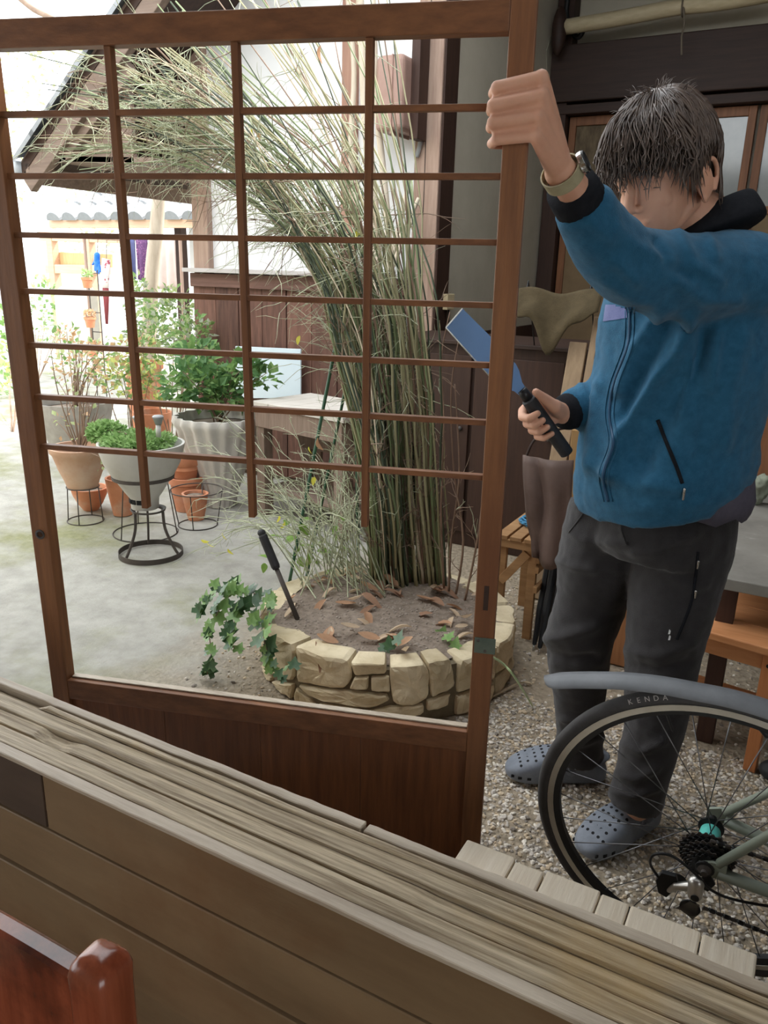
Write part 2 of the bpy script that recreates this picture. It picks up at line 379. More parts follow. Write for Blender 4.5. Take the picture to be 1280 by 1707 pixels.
# ================================================================ WAINSCOT HOUSE (left/back)
WN = 4.2
wl = MB().box((-2.89, WN + 0.06, 1.75), (1.68, 0.08, 3.5)); wall_left = struct('wall_left', wl, M_WHITEP)
MB().box((-3.675, WN + 0.04, 1.75), (0.127, 0.14, 3.5)).build('post', M_POST, wall_left, bevel=.004)
xs = [-3.741 + 0.19 * i for i in range(10)]
for i in range(9):
    x1 = min(xs[i + 1], -2.145)
    if x1 - xs[i] < .03: continue
    MB().box(((xs[i] + x1) / 2, WN - 0.032 - (i % 2) * .003, 0.64), (x1 - xs[i] - .005, 0.024, 1.22)).build('board', M_RED, wall_left, bevel=.003)
MB().box((-2.945, WN - .018, .62), (1.59, .01, 1.24)).build('backing', M_PLANKD, wall_left)
MB().box((-2.94, WN - 0.05, 1.275), (1.60, 0.045, 0.085)).build('batten', M_REDH, wall_left, bevel=.004)
capm = wood('wainscot_cap_wood', srgb(176, 170, 168), srgb(206, 202, 200), 'x', 3, rough=.7)
MB().box((-2.945, WN - 0.055, 1.336), (1.62, 0.15, 0.026)).build('cap', capm, wall_left, bevel=.003)
M_PURPW = wood('inner_post_wood', srgb(150, 112, 96), srgb(170, 134, 116), 'z', 3)
p = N(582, 180, WN); MB().box((p.x, WN + .012, 2.4), (0.10, 0.03, 2.1)).build('post', M_PURPW, wall_left, bevel=.003)
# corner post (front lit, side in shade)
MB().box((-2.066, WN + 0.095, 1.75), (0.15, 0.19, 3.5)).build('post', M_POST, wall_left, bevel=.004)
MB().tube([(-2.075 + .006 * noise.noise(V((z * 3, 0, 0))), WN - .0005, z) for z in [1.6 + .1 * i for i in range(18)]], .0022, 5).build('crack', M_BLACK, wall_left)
MB().box((-1.9855, WN + 0.10, 1.75), (0.011, 0.17, 3.5)).build('post_shade_strip', M_DARKWZ, wall_left, bevel=.002)  # thin dark strip added to deepen the shade on the post's side
# side wall: grey plaster running back from the corner post
wall_side = struct('wall_side', MB().box((-2.045, 5.25, 1.75), (0.09, 1.75, 3.5)), M_GREYP)
MB().box((-1.996, 5.2, 0.5), (0.03, 1.6, 1.0)).build('lower_board', M_DARKWZ, wall_side)
pz = MB(); pp = [AX(x, y, -1.999) for x, y in ((921, 52), (934, 55), (936, 90), (932, 130), (926, 160), (921, 200), (917, 200), (918, 150), (911, 118), (910, 85))]
pz.prism(pp, (.003, 0, 0)).build('plaster_patch', mat('pale_patch_plaster', srgb(150, 144, 128), srgb(164, 158, 142), 6, rough=.9), wall_side)
# far wall of the covered yard
FN = 6.1
wb = MB().box((0.6, FN + .1, 1.9), (5.4, 0.08, 3.8)); wall_far = struct('wall_far', wb, M_GREYP)
def fz(px, py): return N(px, py, FN)
MB().box((0.6, FN - .04, 2.72), (5.2, 0.16, 0.36)).build('beam', M_DARKW, wall_far, bevel=.008)
MB().box((0.6, FN - .03, 2.495), (5.2, 0.13, 0.06)).build('lintel', M_DARKW, wall_far, bevel=.004)
MB().box((-1.93, FN - .02, 1.75), (0.12, 0.13, 3.5)).build('post', M_DARKWZ, wall_far, bevel=.004)
MB().box((0.6, FN - .02, 0.75), (5.2, 0.1, 0.12)).build('ledge', M_DARKW, wall_far, bevel=.004)
MB().box((0.6, FN + .03, 0.3), (5.2, 0.05, 0.8)).build('lower_board', M_DARKW, wall_far)
M_GLASS = mat('grey_window_glass', srgb(128, 132, 132), srgb(150, 152, 148), 3, rough=0.12, spec=0.8)  # opaque mottled grey pane colour
M_PATG = mat('patterned_paper', srgb(74, 62, 48), srgb(120, 104, 80), 26, (1, 1, .35), rough=.8)
def sash(name, x0, x1, z0, z1, zmid, label, glass):
    t = MB().box(((x0 + x1) / 2, FN + .03, (z0 + z1) / 2), (x1 - x0, 0.02, z1 - z0)).build(name, M_BROWNZ, None); t['kind'] = 'structure'; t['label'] = label
    w = .05
    for x in (x0 + w / 2, x1 - w / 2): MB().box((x, FN + .008, (z0 + z1) / 2), (w, .03, z1 - z0)).build('stile', M_BROWNZ, t, bevel=.003)
    for z, h in ((z0 + .04, .08), (z1 - .03, .06), (zmid, .05)): MB().box(((x0 + x1) / 2, FN + .008, z), (x1 - x0 - 2 * w, .028, h)).build('rail', M_BROWNZ, t, bevel=.003)
    MB().box(((x0 + x1) / 2, FN + .016, (zmid + z1) / 2 - .02), (x1 - x0 - 2 * w, .006, z1 - zmid - .07)).build('pane', glass, t)
    MB().box(((x0 + x1) / 2, FN + .016, (zmid + z0) / 2), (x1 - x0 - 2 * w, .008, zmid - z0 - .06)).build('panel', mat('tan_door_panel', srgb(112, 92, 66), srgb(128, 106, 78), 5, rough=.7), t)
sash('window_2', -1.86, -1.14, 0.82, 2.46, 1.78, 'dark wooden sliding sash with a speckled upper pane', M_PATG)
sash('window_3', -1.14, -0.62, 0.82, 2.46, 1.78, 'brown wooden sliding sash with clear upper pane', M_GLASS)
sash('window_4', -0.60, 0.20, 0.82, 2.46, 1.82, 'brown wooden sash with grey upper pane and a latch dot', M_GLASS)
# ---- gable roof of the wainscot house
M_ROOFW = wood('roof_brown_wood', srgb(108, 92, 82), srgb(136, 118, 106), 'x', 3, rough=.8, bump=.4, rnd=.1)
def roof():
    def zr(a): return 2.083 + (a + 4.449) * 0.768
    A0, A1, n0, n1 = -4.62, -2.05, 3.6, 8.5
    ux = V((1, 0, .768)).normalized(); un = V((-.768, 0, 1)).normalized()
    mb = MB()
    mb.prism([V((A0, n0, zr(A0))), V((A1, n0, zr(A1))), V((A1, n0, zr(A1) - .07)), V((A0, n0, zr(A0) - .07))], (0, n1 - n0, 0))
    r = struct('roof', mb, M_DARKW); r['label'] = 'grey tiled gable roof edge with brown verge boards'
    L = (A1 - A0) * sqrt(1 + .768 ** 2)
    k = int(L / .22)
    base = None
    for j in range(4):
        for i in range(k):
            if base is None:
                t = MB(); rings = []
                for q in range(2):
                    s = q * .26
                    up = [V((0, y, .03 + .05 * max(0, sin(pi * (y + .02) / .2)) ** .8 if -0.02 <= y <= .18 else .03)) for y in [-.02 + .28 * w / 12 for w in range(13)]]
                    rings.append([ux * s + V((0, p.y, 0)) + un * p.z for p in up] + [ux * s + V((0, p.y, 0)) + un * (p.z - .03) for p in reversed(up)])
                t.quadloop(rings); base = t.build('roof_tile', M_TILE, r, smooth=False)
                base.location = V((A0, n0 - .03, zr(A0))) + ux * 0
            else:
                c = link_copy(base, r); c.location = V((A0, n0 - .03 + j * .27, zr(A0))) + ux * (i * .22)
    # verge boards and fascia
    for off, w, tt, m in ((-.02, .16, .03, M_ROOFW), (-.10, .10, .05, M_ROOFW)):
        p0 = V((A0 + .04, n0 + .02, zr(A0) + off - .03)); p1 = V((A1, n0 + .02, zr(A1) + off - .03))
        MB().bar(p0, p1, tt, w, (0, 0, 1)).build('verge_board', m, r, bevel=.004)
    MB().box((A0 + .05, (n0 + n1) / 2, zr(A0) - .06), (.03, n1 - n0, .12)).build('eave_board', M_ROOFW, r, bevel=.003)
    # boarded soffit and gable infill
    MB().prism([V((A0 + .15, n0 + .1, 1.97)), V((-3.75, n0 + .1, 1.93)), V((-3.75, n0 + .1, zr(-3.75) - .1)), V((A0 + .15, n0 + .1, zr(A0 + .15) - .08))], (0, .03, 0)).build('gable_board', M_ROOFW, r)
    MB().prism([V((A0 + .15, n0 + .1, 1.97)), V((-3.6, n0 + .1, 1.93)), V((-3.6, n0 + .1, 1.96)), V((A0 + .15, n0 + .1, 2.0))], (0, 3.5, 0)).build('soffit', M_ROOFW, r)
    MB().tube([(A0 - .05, n0 - .02, zr(A0) - .03), (A0 - .05, n1, zr(A0) - .03)], .05, 10).build('gutter', mat('grey_gutter', srgb(170, 176, 182), rough=.4), r, smooth=True)
    MB().bar((A0 + .35, n0 + .06, 1.99), (A0 + .95, n0 + .06, 2.42), .05, .07).build('brace', M_ROOFW, r, bevel=.003)
roof()
# ================================================================ LATTICE DOOR (held upright by the man)
DO = V((-1.125, 1.06, 1.707)); DU = V((0.954, 0.300, 0.005)).normalized(); DW = V((0.003, -0.024, 1.0)); DW = (DW - DU * DW.dot(DU)).normalized(); DD = DU.cross(DW)   # DD faces the camera
if DD.y > 0: DD = -DD
def Dp(u, v, d=0.0): return DO + DU * u - DW * v + DD * d
VB = 1.692
def dbox(u0, u1, v0, v1, d0, d1): return MB().box(Dp((u0 + u1) / 2, (v0 + v1) / 2, (d0 + d1) / 2), (u1 - u0, abs(d1 - d0), v1 - v0), (DU, DD, DW))
door = thing('lattice_door', 'brown wooden lattice door with open grid above a solid lower panel, held upright', 'door', Dp(.22, VB))
UL0, UL1, UR0, UR1 = -.256, -.2165, .6655, .7055
dbox(UL0, UL1, -.046, VB, -.032, 0).build('stile', M_DOOR, door, bevel=.002)
rst = dbox(UR0, UR1, -.046, VB, -.032, 0).build('stile', M_DOOR, door, bevel=.002)
dbox(UL1, UR0, -.044, 0, -.031, -.0005).build('top_rail', M_DOORH, door, bevel=.002)
dbox(UL1, UR0, 1.2255, 1.272, -.031, -.001).build('middle_rail', M_DOORH, door, bevel=.002)
dbox(UL1 + .004, UR0 - .002, 1.2215, 1.2255, -.029, -.014).build('glazing_bead', M_NOSE, door, bevel=.001)
dbox(UL1, UR0, 1.63, VB, -.031, -.001).build('bottom_rail', M_DOORH, door, bevel=.002)
pw = (UR0 - UL1) / 4
for i in range(4): dbox(UL1 + pw * i + .0004, UL1 + pw * (i + 1) - .0004, 1.272, 1.63, -.022, -.011).build('panel_board', M_PANEL, door, bevel=.0006)
for u in (0, .2245, .4485): dbox(u - .0062, u + .0062, 0, .812, -.024, -.007).build('mullion', M_DOOR, door, bevel=.001)
cols = [UL1, 0, .2245, .4485, UR0]
for r in range(1, 8):
    for c in range(4):
        a0, a1 = cols[c] + (.0062 if c else 0), cols[c + 1] - (.0062 if c < 3 else 0)
        dbox(a0, a1, .1 * r - .005, .1 * r + .005, -.023, -.008).build('glazing_bar', M_DOORH, door, bevel=.001)
# fittings
gm = mat('painted_latch_metal', srgb(74, 84, 74), srgb(96, 104, 92), 20, rough=.5, bump=.3)
lat = dbox(.669, .709, 1.012, 1.045, 0, .0025).build('latch_plate', gm, rst, bevel=.001)
for u, v in ((.676, 1.018), (.69, 1.039)): MB().lathe([(.003, .0), (.003, .0012), (.001, .002)], Dp(u, v, .0025), 10, (DU, -DW, DD)).build('screw', M_IRON, rst)
dbox(.681, .690, .905, .955, 0, .0006).build('finger_slot', M_DARKW, rst, bevel=.0002)
lst = [o for o in door.children if o.name.startswith('stile')][0]
MB().lathe([(.0105, 0), (.0105, .002), (.007, .003), (.0055, -.0), ], Dp(-.236, .885, .0), 18, (DU, -DW, DD)).build('keyhole_ring', M_IRON, lst)
# ================================================================ PERSON
BF = V((-0.69, -0.72, 0)).normalized(); BL = V((0.72, -0.69, 0)).normalized()     # facing, towards his left
def prj(P):
    q = P - EYEP; z = q.dot(FWD); return 640 + FPX * q.dot(RIGHT) / z, 853.5 + FPX * q.dot(DOWN) / z
def seg_d(px, py, line):
    best = 1e9
    for (x0, y0), (x1, y1) in zip(line, line[1:]):
        dx, dy = x1 - x0, y1 - y0; t = max(0, min(1, ((px - x0) * dx + (py - y0) * dy) / (dx * dx + dy * dy + 1e-9)))
        best = min(best, (px - x0 - t * dx) ** 2 + (py - y0 - t * dy) ** 2)
    return sqrt(best)
def folder(folds, namp, nsc):
    def f(co, nrm):
        a = namp * noise.noise(V((co.x * nsc, co.y * nsc, co.z * nsc * .55))) + namp * .5 * noise.noise(co * nsc * 2.6)
        if nrm.dot(EYEP - co) > 0:
            x, y = prj(co)
            for line, w, h in folds:
                if min(p[0] for p in line) - 3 * w < x < max(p[0] for p in line) + 3 * w and min(p[1] for p in line) - 3 * w < y < max(p[1] for p in line) + 3 * w:
                    d = seg_d(x, y, line) / w
                    if d < 3: a += h * math.exp(-d * d)
        return nrm * a
    return f
M_SKIN = mat('skin', srgb(196, 146, 120), srgb(208, 160, 134), 14, rough=.5, bump=.08, bsc=140, spec=.4)
M_SKIN.node_tree.nodes['Principled BSDF'].inputs['Subsurface Weight'].default_value = .12
M_SKIN.node_tree.nodes['Principled BSDF'].inputs['Subsurface Radius'].default_value = (.012, .005, .003)
M_FLEECE = mat('blue_fleece', srgb(34, 82, 110), srgb(46, 98, 128), 60, rough=.95, bump=.5, bsc=420, sheen=.15, spec=.1)
M_FLEECE2 = mat('lilac_fleece', srgb(84, 92, 140), srgb(96, 104, 152), 60, rough=.95, bump=.5, bsc=420, sheen=.4, spec=.1)
M_COLLAR = mat('black_knit', (.010, .011, .014), (.016, .017, .02), 90, rough=.9, bump=.3, bsc=200, spec=.1)
M_SHIRT = mat('plum_grey_jersey', srgb(74, 70, 82), srgb(84, 80, 92), 50, rough=.9, bump=.3, bsc=160)
M_TROUS = mat('charcoal_trouser_cloth', srgb(42, 40, 41), srgb(52, 50, 51), 40, rough=.85, bump=.4, bsc=380, spec=.2, c3=srgb(80, 78, 80), sc3=5, t3=(.62, .85), sheen=.2)
M_ZIP = mat('zip_tape', srgb(26, 66, 96), rough=.5)
M_STEEL = mat('bright_steel', srgb(190, 190, 188), rough=.25, metal=1.0)
M_CLOG = mat('grey_foam_clog', srgb(108, 114, 124), srgb(124, 130, 140), 30, rough=.6, bump=.2, bsc=90)
M_HOLE = mat('hole_dark', (.01, .01, .011), rough=.9)
nfoot_t, nfoot_h = G(978, 1428), G(1080, 1372); ffoot_t, ffoot_h = G(852, 1296), G(996, 1300)
man = thing('person', 'man in blue fleece jacket, charcoal trousers and grey clogs holding the lattice door', 'person', (nfoot_h + ffoot_h) / 2)

# ---- joints
HC = Zd(1104, 290, 1.55)
hf = (RIGHT * -.80 - FWD * .46 + DOWN * .46).normalized()
HU = V((0, 0, 1)) - hf * hf.z; HU.normalize(); HU = (HU - RIGHT * .06).normalized(); HU = (HU - hf * HU.dot(hf)).normalized()
HL = HU.cross(hf).normalized()          # his left
def Hp(x, y, z): return HC + hf * x + HL * y + HU * z
HA = (hf, HL, HU)
neck = Zd(1172, 372, 1.62); chest = Zd(1150, 470, 1.68)
lsh = Zd(1228, 462, 1.55); lel = Zd(1048, 442, 1.44); lcf = Zd(966, 336, 1.335); lwr = Zd(934, 286, 1.275)
rsh = Zd(1075, 470, 1.83); rel = Zd(1065, 650, 1.90); rcf = Zd(948, 686, 1.80); rwr = Zd(938, 688, 1.79)

bd = MB()
# head
bd.ell(Hp(0, 0, .028), (.094, .075, .092), HA, 28, 18); bd.ell(Hp(.030, 0, -.035), (.066, .061, .090), HA, 24, 14); bd.ell(Hp(.040, 0, -.075), (.050, .046, .050), HA, 20, 12)
bd.ell(Hp(.062, 0, -.110), (.024, .026, .022), HA)
for s in (-1, 1):
    bd.cap(Hp(-.014, .050 * s, -.060), Hp(.052, .020 * s, -.110), .019, .017)
    bd.cap(Hp(.086, .012 * s, .014), Hp(.070, .050 * s, .010), .0125, .010); bd.ell(Hp(.056, .038 * s, -.034), (.020, .020, .024), HA)
    bd.ell(Hp(.076, .031 * s, -.004), (.013, .015, .011), HA); bd.ell(Hp(.098, .011 * s, -.044), (.010, .008, .007), HA)
    e = V; bd.ell(Hp(-.010, .085 * s, -.026), (.022, .010, .033), HA)
    # ear rim and lobe
    rim = [Hp(-.004 + .025 * cos(t) * (-1) - .010, (.092 + .004 * sin(t)) * s, -.020 + .034 * sin(t)) for t in [(-.9 + 4.2 * k / 14) for k in range(15)]]
    bd.tube(rim, .0048, 8); bd.ell(Hp(-.004, .087 * s, -.054), (.009, .006, .010), HA)
bd.cap(Hp(.096, 0, .004), Hp(.112, 0, -.036), .008, .011); bd.ell(Hp(.109, 0, -.040), (.012, .012, .010), HA)
bd.cap(Hp(.084, -.018, -.070), Hp(.084, .018, -.070), .0062, .0062); bd.cap(Hp(.0825, -.015, -.081), Hp(.0825, .015, -.081), .0068, .0068)
bd.cap(Hp(-.028, 0, -.06), neck, .054, .060, 20); bd.cap(neck, chest, .062, .09, 16)
# hidden body core
pel = Zd(1090, 850, 1.88)
bd.cap(chest, pel, .11, .11, 18); bd.cap(chest, lsh, .07, .05); bd.cap(chest, rsh, .07, .05)
bd.cap(lsh, lel, .045, .036); bd.cap(lel, lwr, .036, .026); bd.ell(lwr, .026)
bd.cap(rsh, rel, .045, .036); bd.cap(rel, rwr, .036, .026)
nank, fank = Zd(1062, 1345, 1.945), Zd(965, 1248, 2.20); nkn, fkn = Zd(1108, 1090, 1.88), Zd(966, 1050, 2.05); nhip, fhip = Zd(1142, 880, 1.84), Zd(1022, 880, 1.96)
for h, k, a, ht, hh in ((nhip, nkn, nank, nfoot_t, nfoot_h), (fhip, fkn, fank, ffoot_t, ffoot_h)):
    bd.cap(pel, h, .10, .08); bd.cap(h, k, .07, .05); bd.cap(k, a, .045, .032); bd.cap(a, lerp(hh, ht, .25) + V((0, 0, .06)), .032, .03); bd.cap(lerp(hh, ht, .2) + V((0, 0, .05)), lerp(hh, ht, .7) + V((0, 0, .045)), .03, .026)
# near (left) hand round the stile
fv = (.074, .0985, .1225, .1455); mcp = []; fing = []
for i, v in enumerate(fv):
    L_ = (.0, .004, .003, -.003)[i]
    m = Dp((.719, .722, .720, .717)[i], v - (.008, .008, .004, .0)[i], (.022, .024, .021, .017)[i]); mcp.append(m)
    p1 = Dp(.654 - L_, v + .004, .015 + L_); p2 = Dp(.646 - L_ * .4, v + .006, -.020); p3 = Dp(.672, v + .006, -.0425)
    r = (.0100, .0102, .0099, .0089)[i]
    bd.cap(m, p1, r * .98, r); bd.ell(p1, r * 1.06); bd.cap(p1, p2, r, r * .9); bd.cap(p2, p3, r * .88, r * .72)
    bd.cap(lwr, m, .022, .0112); fing.append((m, p1))
for (ma, pa), (mb_, pb) in zip(fing, fing[1:]): bd.cap((ma + mb_) / 2 - DD * .0055, (pa + pb) / 2 - DD * .0055, .0072, .0062)
bd.cap(mcp[0] + (lwr - mcp[0]) * .12, mcp[3] + (lwr - mcp[3]) * .12, .0105, .009); bd.cap(lerp(lwr, mcp[0], .55), lerp(lwr, mcp[3], .6), .015, .013)
tb = Dp(.728, .118, -.010); bd.cap(lwr, tb, .020, .015); bd.cap(tb, Dp(.722, .085, -.044), .013, .0105); bd.cap(Dp(.722, .085, -.044), Dp(.694, .066, -.046), .0105, .0085)
# far (right) hand round the tool grip
TA = (Zd(852, 638, 1.70) - Zd(948, 772, 1.80)).normalized(); TC = Zd(903, 697, 1.745)
TC = TC + (RIGHT * 0)
e_out = (-FWD - TA * (-FWD).dot(TA)).normalized(); e_dn = TA.cross(e_out).normalized()
if e_dn.dot(DOWN - RIGHT) < 0: e_dn = -e_dn        # lower-left in the picture
def Tp(t, ph, r): return TC + TA * t + e_out * (r * cos(ph)) + e_dn * (r * sin(ph))
R0 = .0165
palmc = []
for i in range(4):
    t = .031 - .0205 * i; r = (.0098, .0102, .0098, .0085)[i]; q = R0 + r + .0006
    ph = [radians(a) for a in (205, 150, 108, 60, 18)]
    P = [Tp(t, ph[0], q + .010), Tp(t - .001, ph[1], q + .009), Tp(t - .002, ph[2], q + .006), Tp(t - .003, ph[3], q + .004), Tp(t - .003, ph[4], q)]
    bd.cap(P[0], P[1], r * 1.15, r * 1.05); bd.cap(P[1], P[2], r * 1.05, r); bd.cap(P[2], P[3], r, r * .92); bd.cap(P[3], P[4], r * .9, r * .75)
    bd.cap(rwr, P[0], .020, .013); palmc.append(P[0])
bd.cap(palmc[0], palmc[3], .013, .012); bd.cap(lerp(rwr, palmc[0], .5), lerp(rwr, palmc[3], .5), .017, .016)
th0 = Tp(.006, radians(285), R0 + .020); th1 = Tp(.040, radians(300), R0 + .013); th2 = Tp(.066, radians(318), R0 + .0095)
bd.cap(rwr, th0, .020, .0165); bd.cap(th0, th1, .0150, .0115); bd.cap(th1, th2, .0112, .0088)
body = mk('body', remesh(bd, .0025, 2), M_SKIN, man, smooth=True)
# face details
M_HAIR = mat('dark_brown_hair', srgb(58, 46, 40), srgb(98, 82, 71), 40, rough=.38, spec=.6)
for s in (-1, 1):
    MB().tube([Hp(.088 - .010 * k * k / 16, (.016 + .0085 * k) * s, -.0085 - .0012 * (k - 2) ** 2 * .5) for k in range(5)], [.0008, .0013, .0014, .0012, .0006], 6).build('eyelash', M_HAIR, man, smooth=True)
    MB().tube([Hp(.0985 - .0042 * k - .0006 * k * k, (.012 + .0095 * k) * s, .019 + .0012 * k - .0005 * k * k) for k in range(6)], [.0015, .0028, .003, .0026, .002, .0008], 6).build('eyebrow', M_HAIR, man, smooth=True)
# ---- hair
def hair():
    CN = Hp(-.004, 0, .030)
    def surf(d, off):
        x, y, z = d
        r = 1 / sqrt((x / .102) ** 2 + (y / .083) ** 2 + (z / (.108 if z > 0 else .098)) ** 2)
        return CN + (hf * x + HL * y + HU * z) * (r + off)
    def edge(az):   # lowest elevation of hair around the head; az 0 = face, pi = nape
        a = abs(az)
        return radians(interp([0, .5, .95, 1.22, 1.5, 2.0, 2.4, 3.15], [8, 4, -4, -30, 2, 0, -50, -56], a))
    cap_ = MB(); rings = []
    for j in range(20):
        ring = []
        for i in range(40):
            az = 2 * pi * i / 40 - pi; e0 = edge(az); el = lerp(e0, pi / 2 - .03, j / 19)
            ring.append(surf((cos(el) * cos(az), cos(el) * sin(az), sin(el)), .004 + .012 * min(1, j / 4)))
        rings.append(ring)
    cap_.quadloop(rings)
    hr = cap_.build('hair', M_HAIR, man, smooth=True)
    st = MB(); r2 = random.Random(3)
    def lock(az, el, L, w, lift, fl):
        pts = []; d_el = -L / .105; twist = r2.uniform(-.25, .25)
        n = 7
        for k in range(n):
            t = k / (n - 1); e = el + d_el * t; a = az + twist * t + fl * t * t
            off = .016 + lift * sin(pi * min(1, t * 1.1)) * .6 + .005 * t * r2.random()
            x, y, z = cos(e) * cos(a), cos(e) * sin(a), sin(e)
            p = surf((x, y, z), off)
            if e < -.35: p = surf((cos(-.35) * cos(a), cos(-.35) * sin(a), sin(-.35)), off) - HU * (.085 * (-.35 - e)) + (V((0, 0, -1)) + hf * .0) * 0
            pts.append(p)
        rr = [w * f for f in (.5, .9, 1, .95, .8, .5, .12)]
        st.tube(pts, rr, 5, flat=.5)
    for i in range(1500):
        az = r2.uniform(-pi, pi); u = r2.random(); el = radians(interp([0, .5, 1], [80, 52, 12], u)) + r2.uniform(-.08, .08)
        lo = edge(az); mx = max(.02, (el - lo) * .105)
        L = min(r2.uniform(.06, .12), mx * r2.uniform(.9, 1.22) + .004)
        lock(az, el, L, r2.uniform(.0016, .0034), r2.uniform(0, .008), r2.uniform(-.12, .12))
    for i in range(170):   # fringe to the brows
        az = r2.uniform(-.95, .95); lock(az, radians(r2.uniform(40, 62)), r2.uniform(.088, .125), r2.uniform(.0014, .003), r2.uniform(.002, .009), r2.uniform(-.1, .28))
    for i in range(330):   # long loose fringe hanging forward of the brows
        az = r2.uniform(-1.0, .98); e0 = radians(r2.uniform(38, 66)); dn = V((0, 0, -1)); o1 = r2.uniform(.018, .030); sw = r2.uniform(-.12, .2)
        q = [surf((cos(e) * cos(az + sw * k), cos(e) * sin(az + sw * k), sin(e)), o) for k, (e, o) in enumerate(((e0, .014), (e0 - .35, o1), (e0 - .7, o1 + .004)))]
        L = (r2.uniform(.004, .034) if r2.random() < .8 else r2.uniform(.03, .06)) * (1.0 if abs(az) < .75 else .8); q += [q[-1] + dn * L * .5 + hf * .003 + HL * r2.uniform(-.006, .006), q[-1] + dn * L - hf * .002 + HL * r2.uniform(-.012, .012)]
        q = spline(q, 3); w = r2.uniform(.0013, .0030); st.tube(q, [w * interp([0, .2, .7, 1], [.6, 1, .9, .1], k / (len(q) - 1)) for k in range(len(q))], 5, flat=.5)
    for i in range(70):    # in front of / behind the ear
        s = r2.choice((-1, 1)); az = s * r2.choice((r2.uniform(1.02, 1.26), r2.uniform(2.25, 2.7))); lock(az, radians(r2.uniform(20, 40)), r2.uniform(.10, .15), r2.uniform(.0014, .0028), .004, r2.uniform(-.1, .1))
    for i in range(130):   # nape
        az = pi + r2.uniform(-1.05, 1.05); lock(az, radians(r2.uniform(-5, 30)), r2.uniform(.11, .19), r2.uniform(.0016, .003), .006, r2.uniform(-.15, .15))
    for i in range(70):    # stray hairs on the crown
        az = r2.uniform(-pi, pi); el = radians(r2.uniform(55, 88)); b = surf((cos(el) * cos(az), cos(el) * sin(az), sin(el)), .014)
        d = (hf * (cos(az) + r2.uniform(-.8, .8)) + HL * (sin(az) + r2.uniform(-.8, .8)) + HU * r2.uniform(.2, 1.0)).normalized(); q = hf * r2.uniform(-1, 1) + HL * r2.uniform(-1, 1)
        st.tube([b, b + d * .010, b + d * .020 + q * .004, b + d * .028 + q * .011 - HU * .003], [.0008, .0007, .0005, .0002], 4)
    s = st.build('hair_locks', M_HAIR, hr, smooth=True); s['kind'] = 'stuff'
hair()

# ---- fleece jacket
jk = MB()
tor = [(402, 1188, 1.63, 42), (425, 1180, 1.65, 90), (455, 1166, 1.67, 118), (490, 1150, 1.69, 130), (540, 1138, 1.71, 130), (600, 1136, 1.73, 131), (660, 1124, 1.76, 132), (720, 1110, 1.79, 136), (770, 1106, 1.81, 140), (805, 1098, 1.83, 136), (836, 1085, 1.85, 118)]
rings = []
for y, x, dp, h in tor:
    c = Zd(x, y, dp); hx = h * dp / FPX; dF = hx * .97; dL = max(.05, min(.20, hx * 1.15))
    up = interp([402, 700, 840], [0, 0, 1], y)
    ring = []
    for k in range(32):
        t = 2 * pi * k / 32; cx, sx = cos(t), sin(t); cx = math.copysign(abs(cx) ** .88, cx); sx = math.copysign(abs(sx) ** .88, sx)
        p = c + BF * (dF * cx) + BL * (dL * sx); p.z += up * (-.075 * cx * .6 + .016)
        ring.append(p)
    rings.append(ring)
jk.quadloop(rings)
arm = spline([lsh + (lsh - lel) * .12, lsh, Zd(1140, 462, 1.50), lel, Zd(1000, 392, 1.385), lcf], 6)
nA = len(arm); ar = [interp([0, .15, .4, .62, .8, 1], [.088, .090, .082, .070, .060, .048], k / (nA - 1)) for k in range(nA)]
jk.tube(arm, ar, 24)
jk.cap(lsh, chest + V((0, 0, .02)), .085, .10, 20); jk.cap(rsh, chest, .08, .10, 20)
farm = spline([rsh, lerp(rsh, rel, .6), rel, Zd(1000, 668, 1.84), rcf], 6); jk.tube(farm, [interp([0, .5, 1], [.08, .066, .044], k / (len(farm) - 1)) for k in range(len(farm))], 20)
jf = [(((1150, 535), (1135, 580), (1090, 640), (1040, 720), (1020, 790)), 12, .026), (((1172, 560), (1160, 620), (1110, 700), (1075, 770)), 18, -.018), (((1110, 545), (1085, 590), (1052, 650), (1040, 690)), 12, -.014), (((1195, 560), (1185, 650)), 9, .012), (((1000, 640), (985, 720), (985, 780)), 10, .010), (((1060, 470), (1030, 440)), 9, .008), (((1130, 470), (1175, 500), (1230, 500)), 10, .009), (((1095, 400), (1110, 440), (1150, 460)), 8, -.008), (((1100, 525), (1060, 580), (1035, 650)), 12, .014), (((1158, 545), (1150, 620), (1135, 690)), 7, .011), (((1240, 560), (1215, 660), (1210, 740)), 14, .008),
      (((1030, 380), (1075, 420), (1120, 440)), 10, .006), (((985, 370), (1020, 400)), 7, .005), (((1130, 385), (1160, 440), (1200, 470)), 9, .007), (((1010, 470), (1060, 500), (1120, 515)), 9, .005), (((1180, 395), (1190, 430)), 8, .006),
      (((1075, 640), (1050, 740), (1060, 800)), 18, -.008), (((1120, 600), (1090, 700)), 14, -.008), (((1180, 640), (1165, 760)), 14, -.006), (((985, 770), (1050, 805), (1130, 812)), 14, .009), (((965, 640), (985, 665)), 6, .006)]
jacket = mk('fleece_jacket', remesh(jk, .0075, 5, folder(jf, .0045, 14)), M_FLEECE, man, smooth=True)
from mathutils.bvhtree import BVHTree
def bvh(o):
    return BVHTree.FromPolygons([v.co for v in o.data.vertices], [tuple(p.vertices) for p in o.data.polygons])
JB = bvh(jacket)
def onto(tree, px, py, off=0.0):
    d = ray(px, py).normalized(); h = tree.ray_cast(EYEP, d)
    return (h[0] + h[1] * off) if h[0] else None
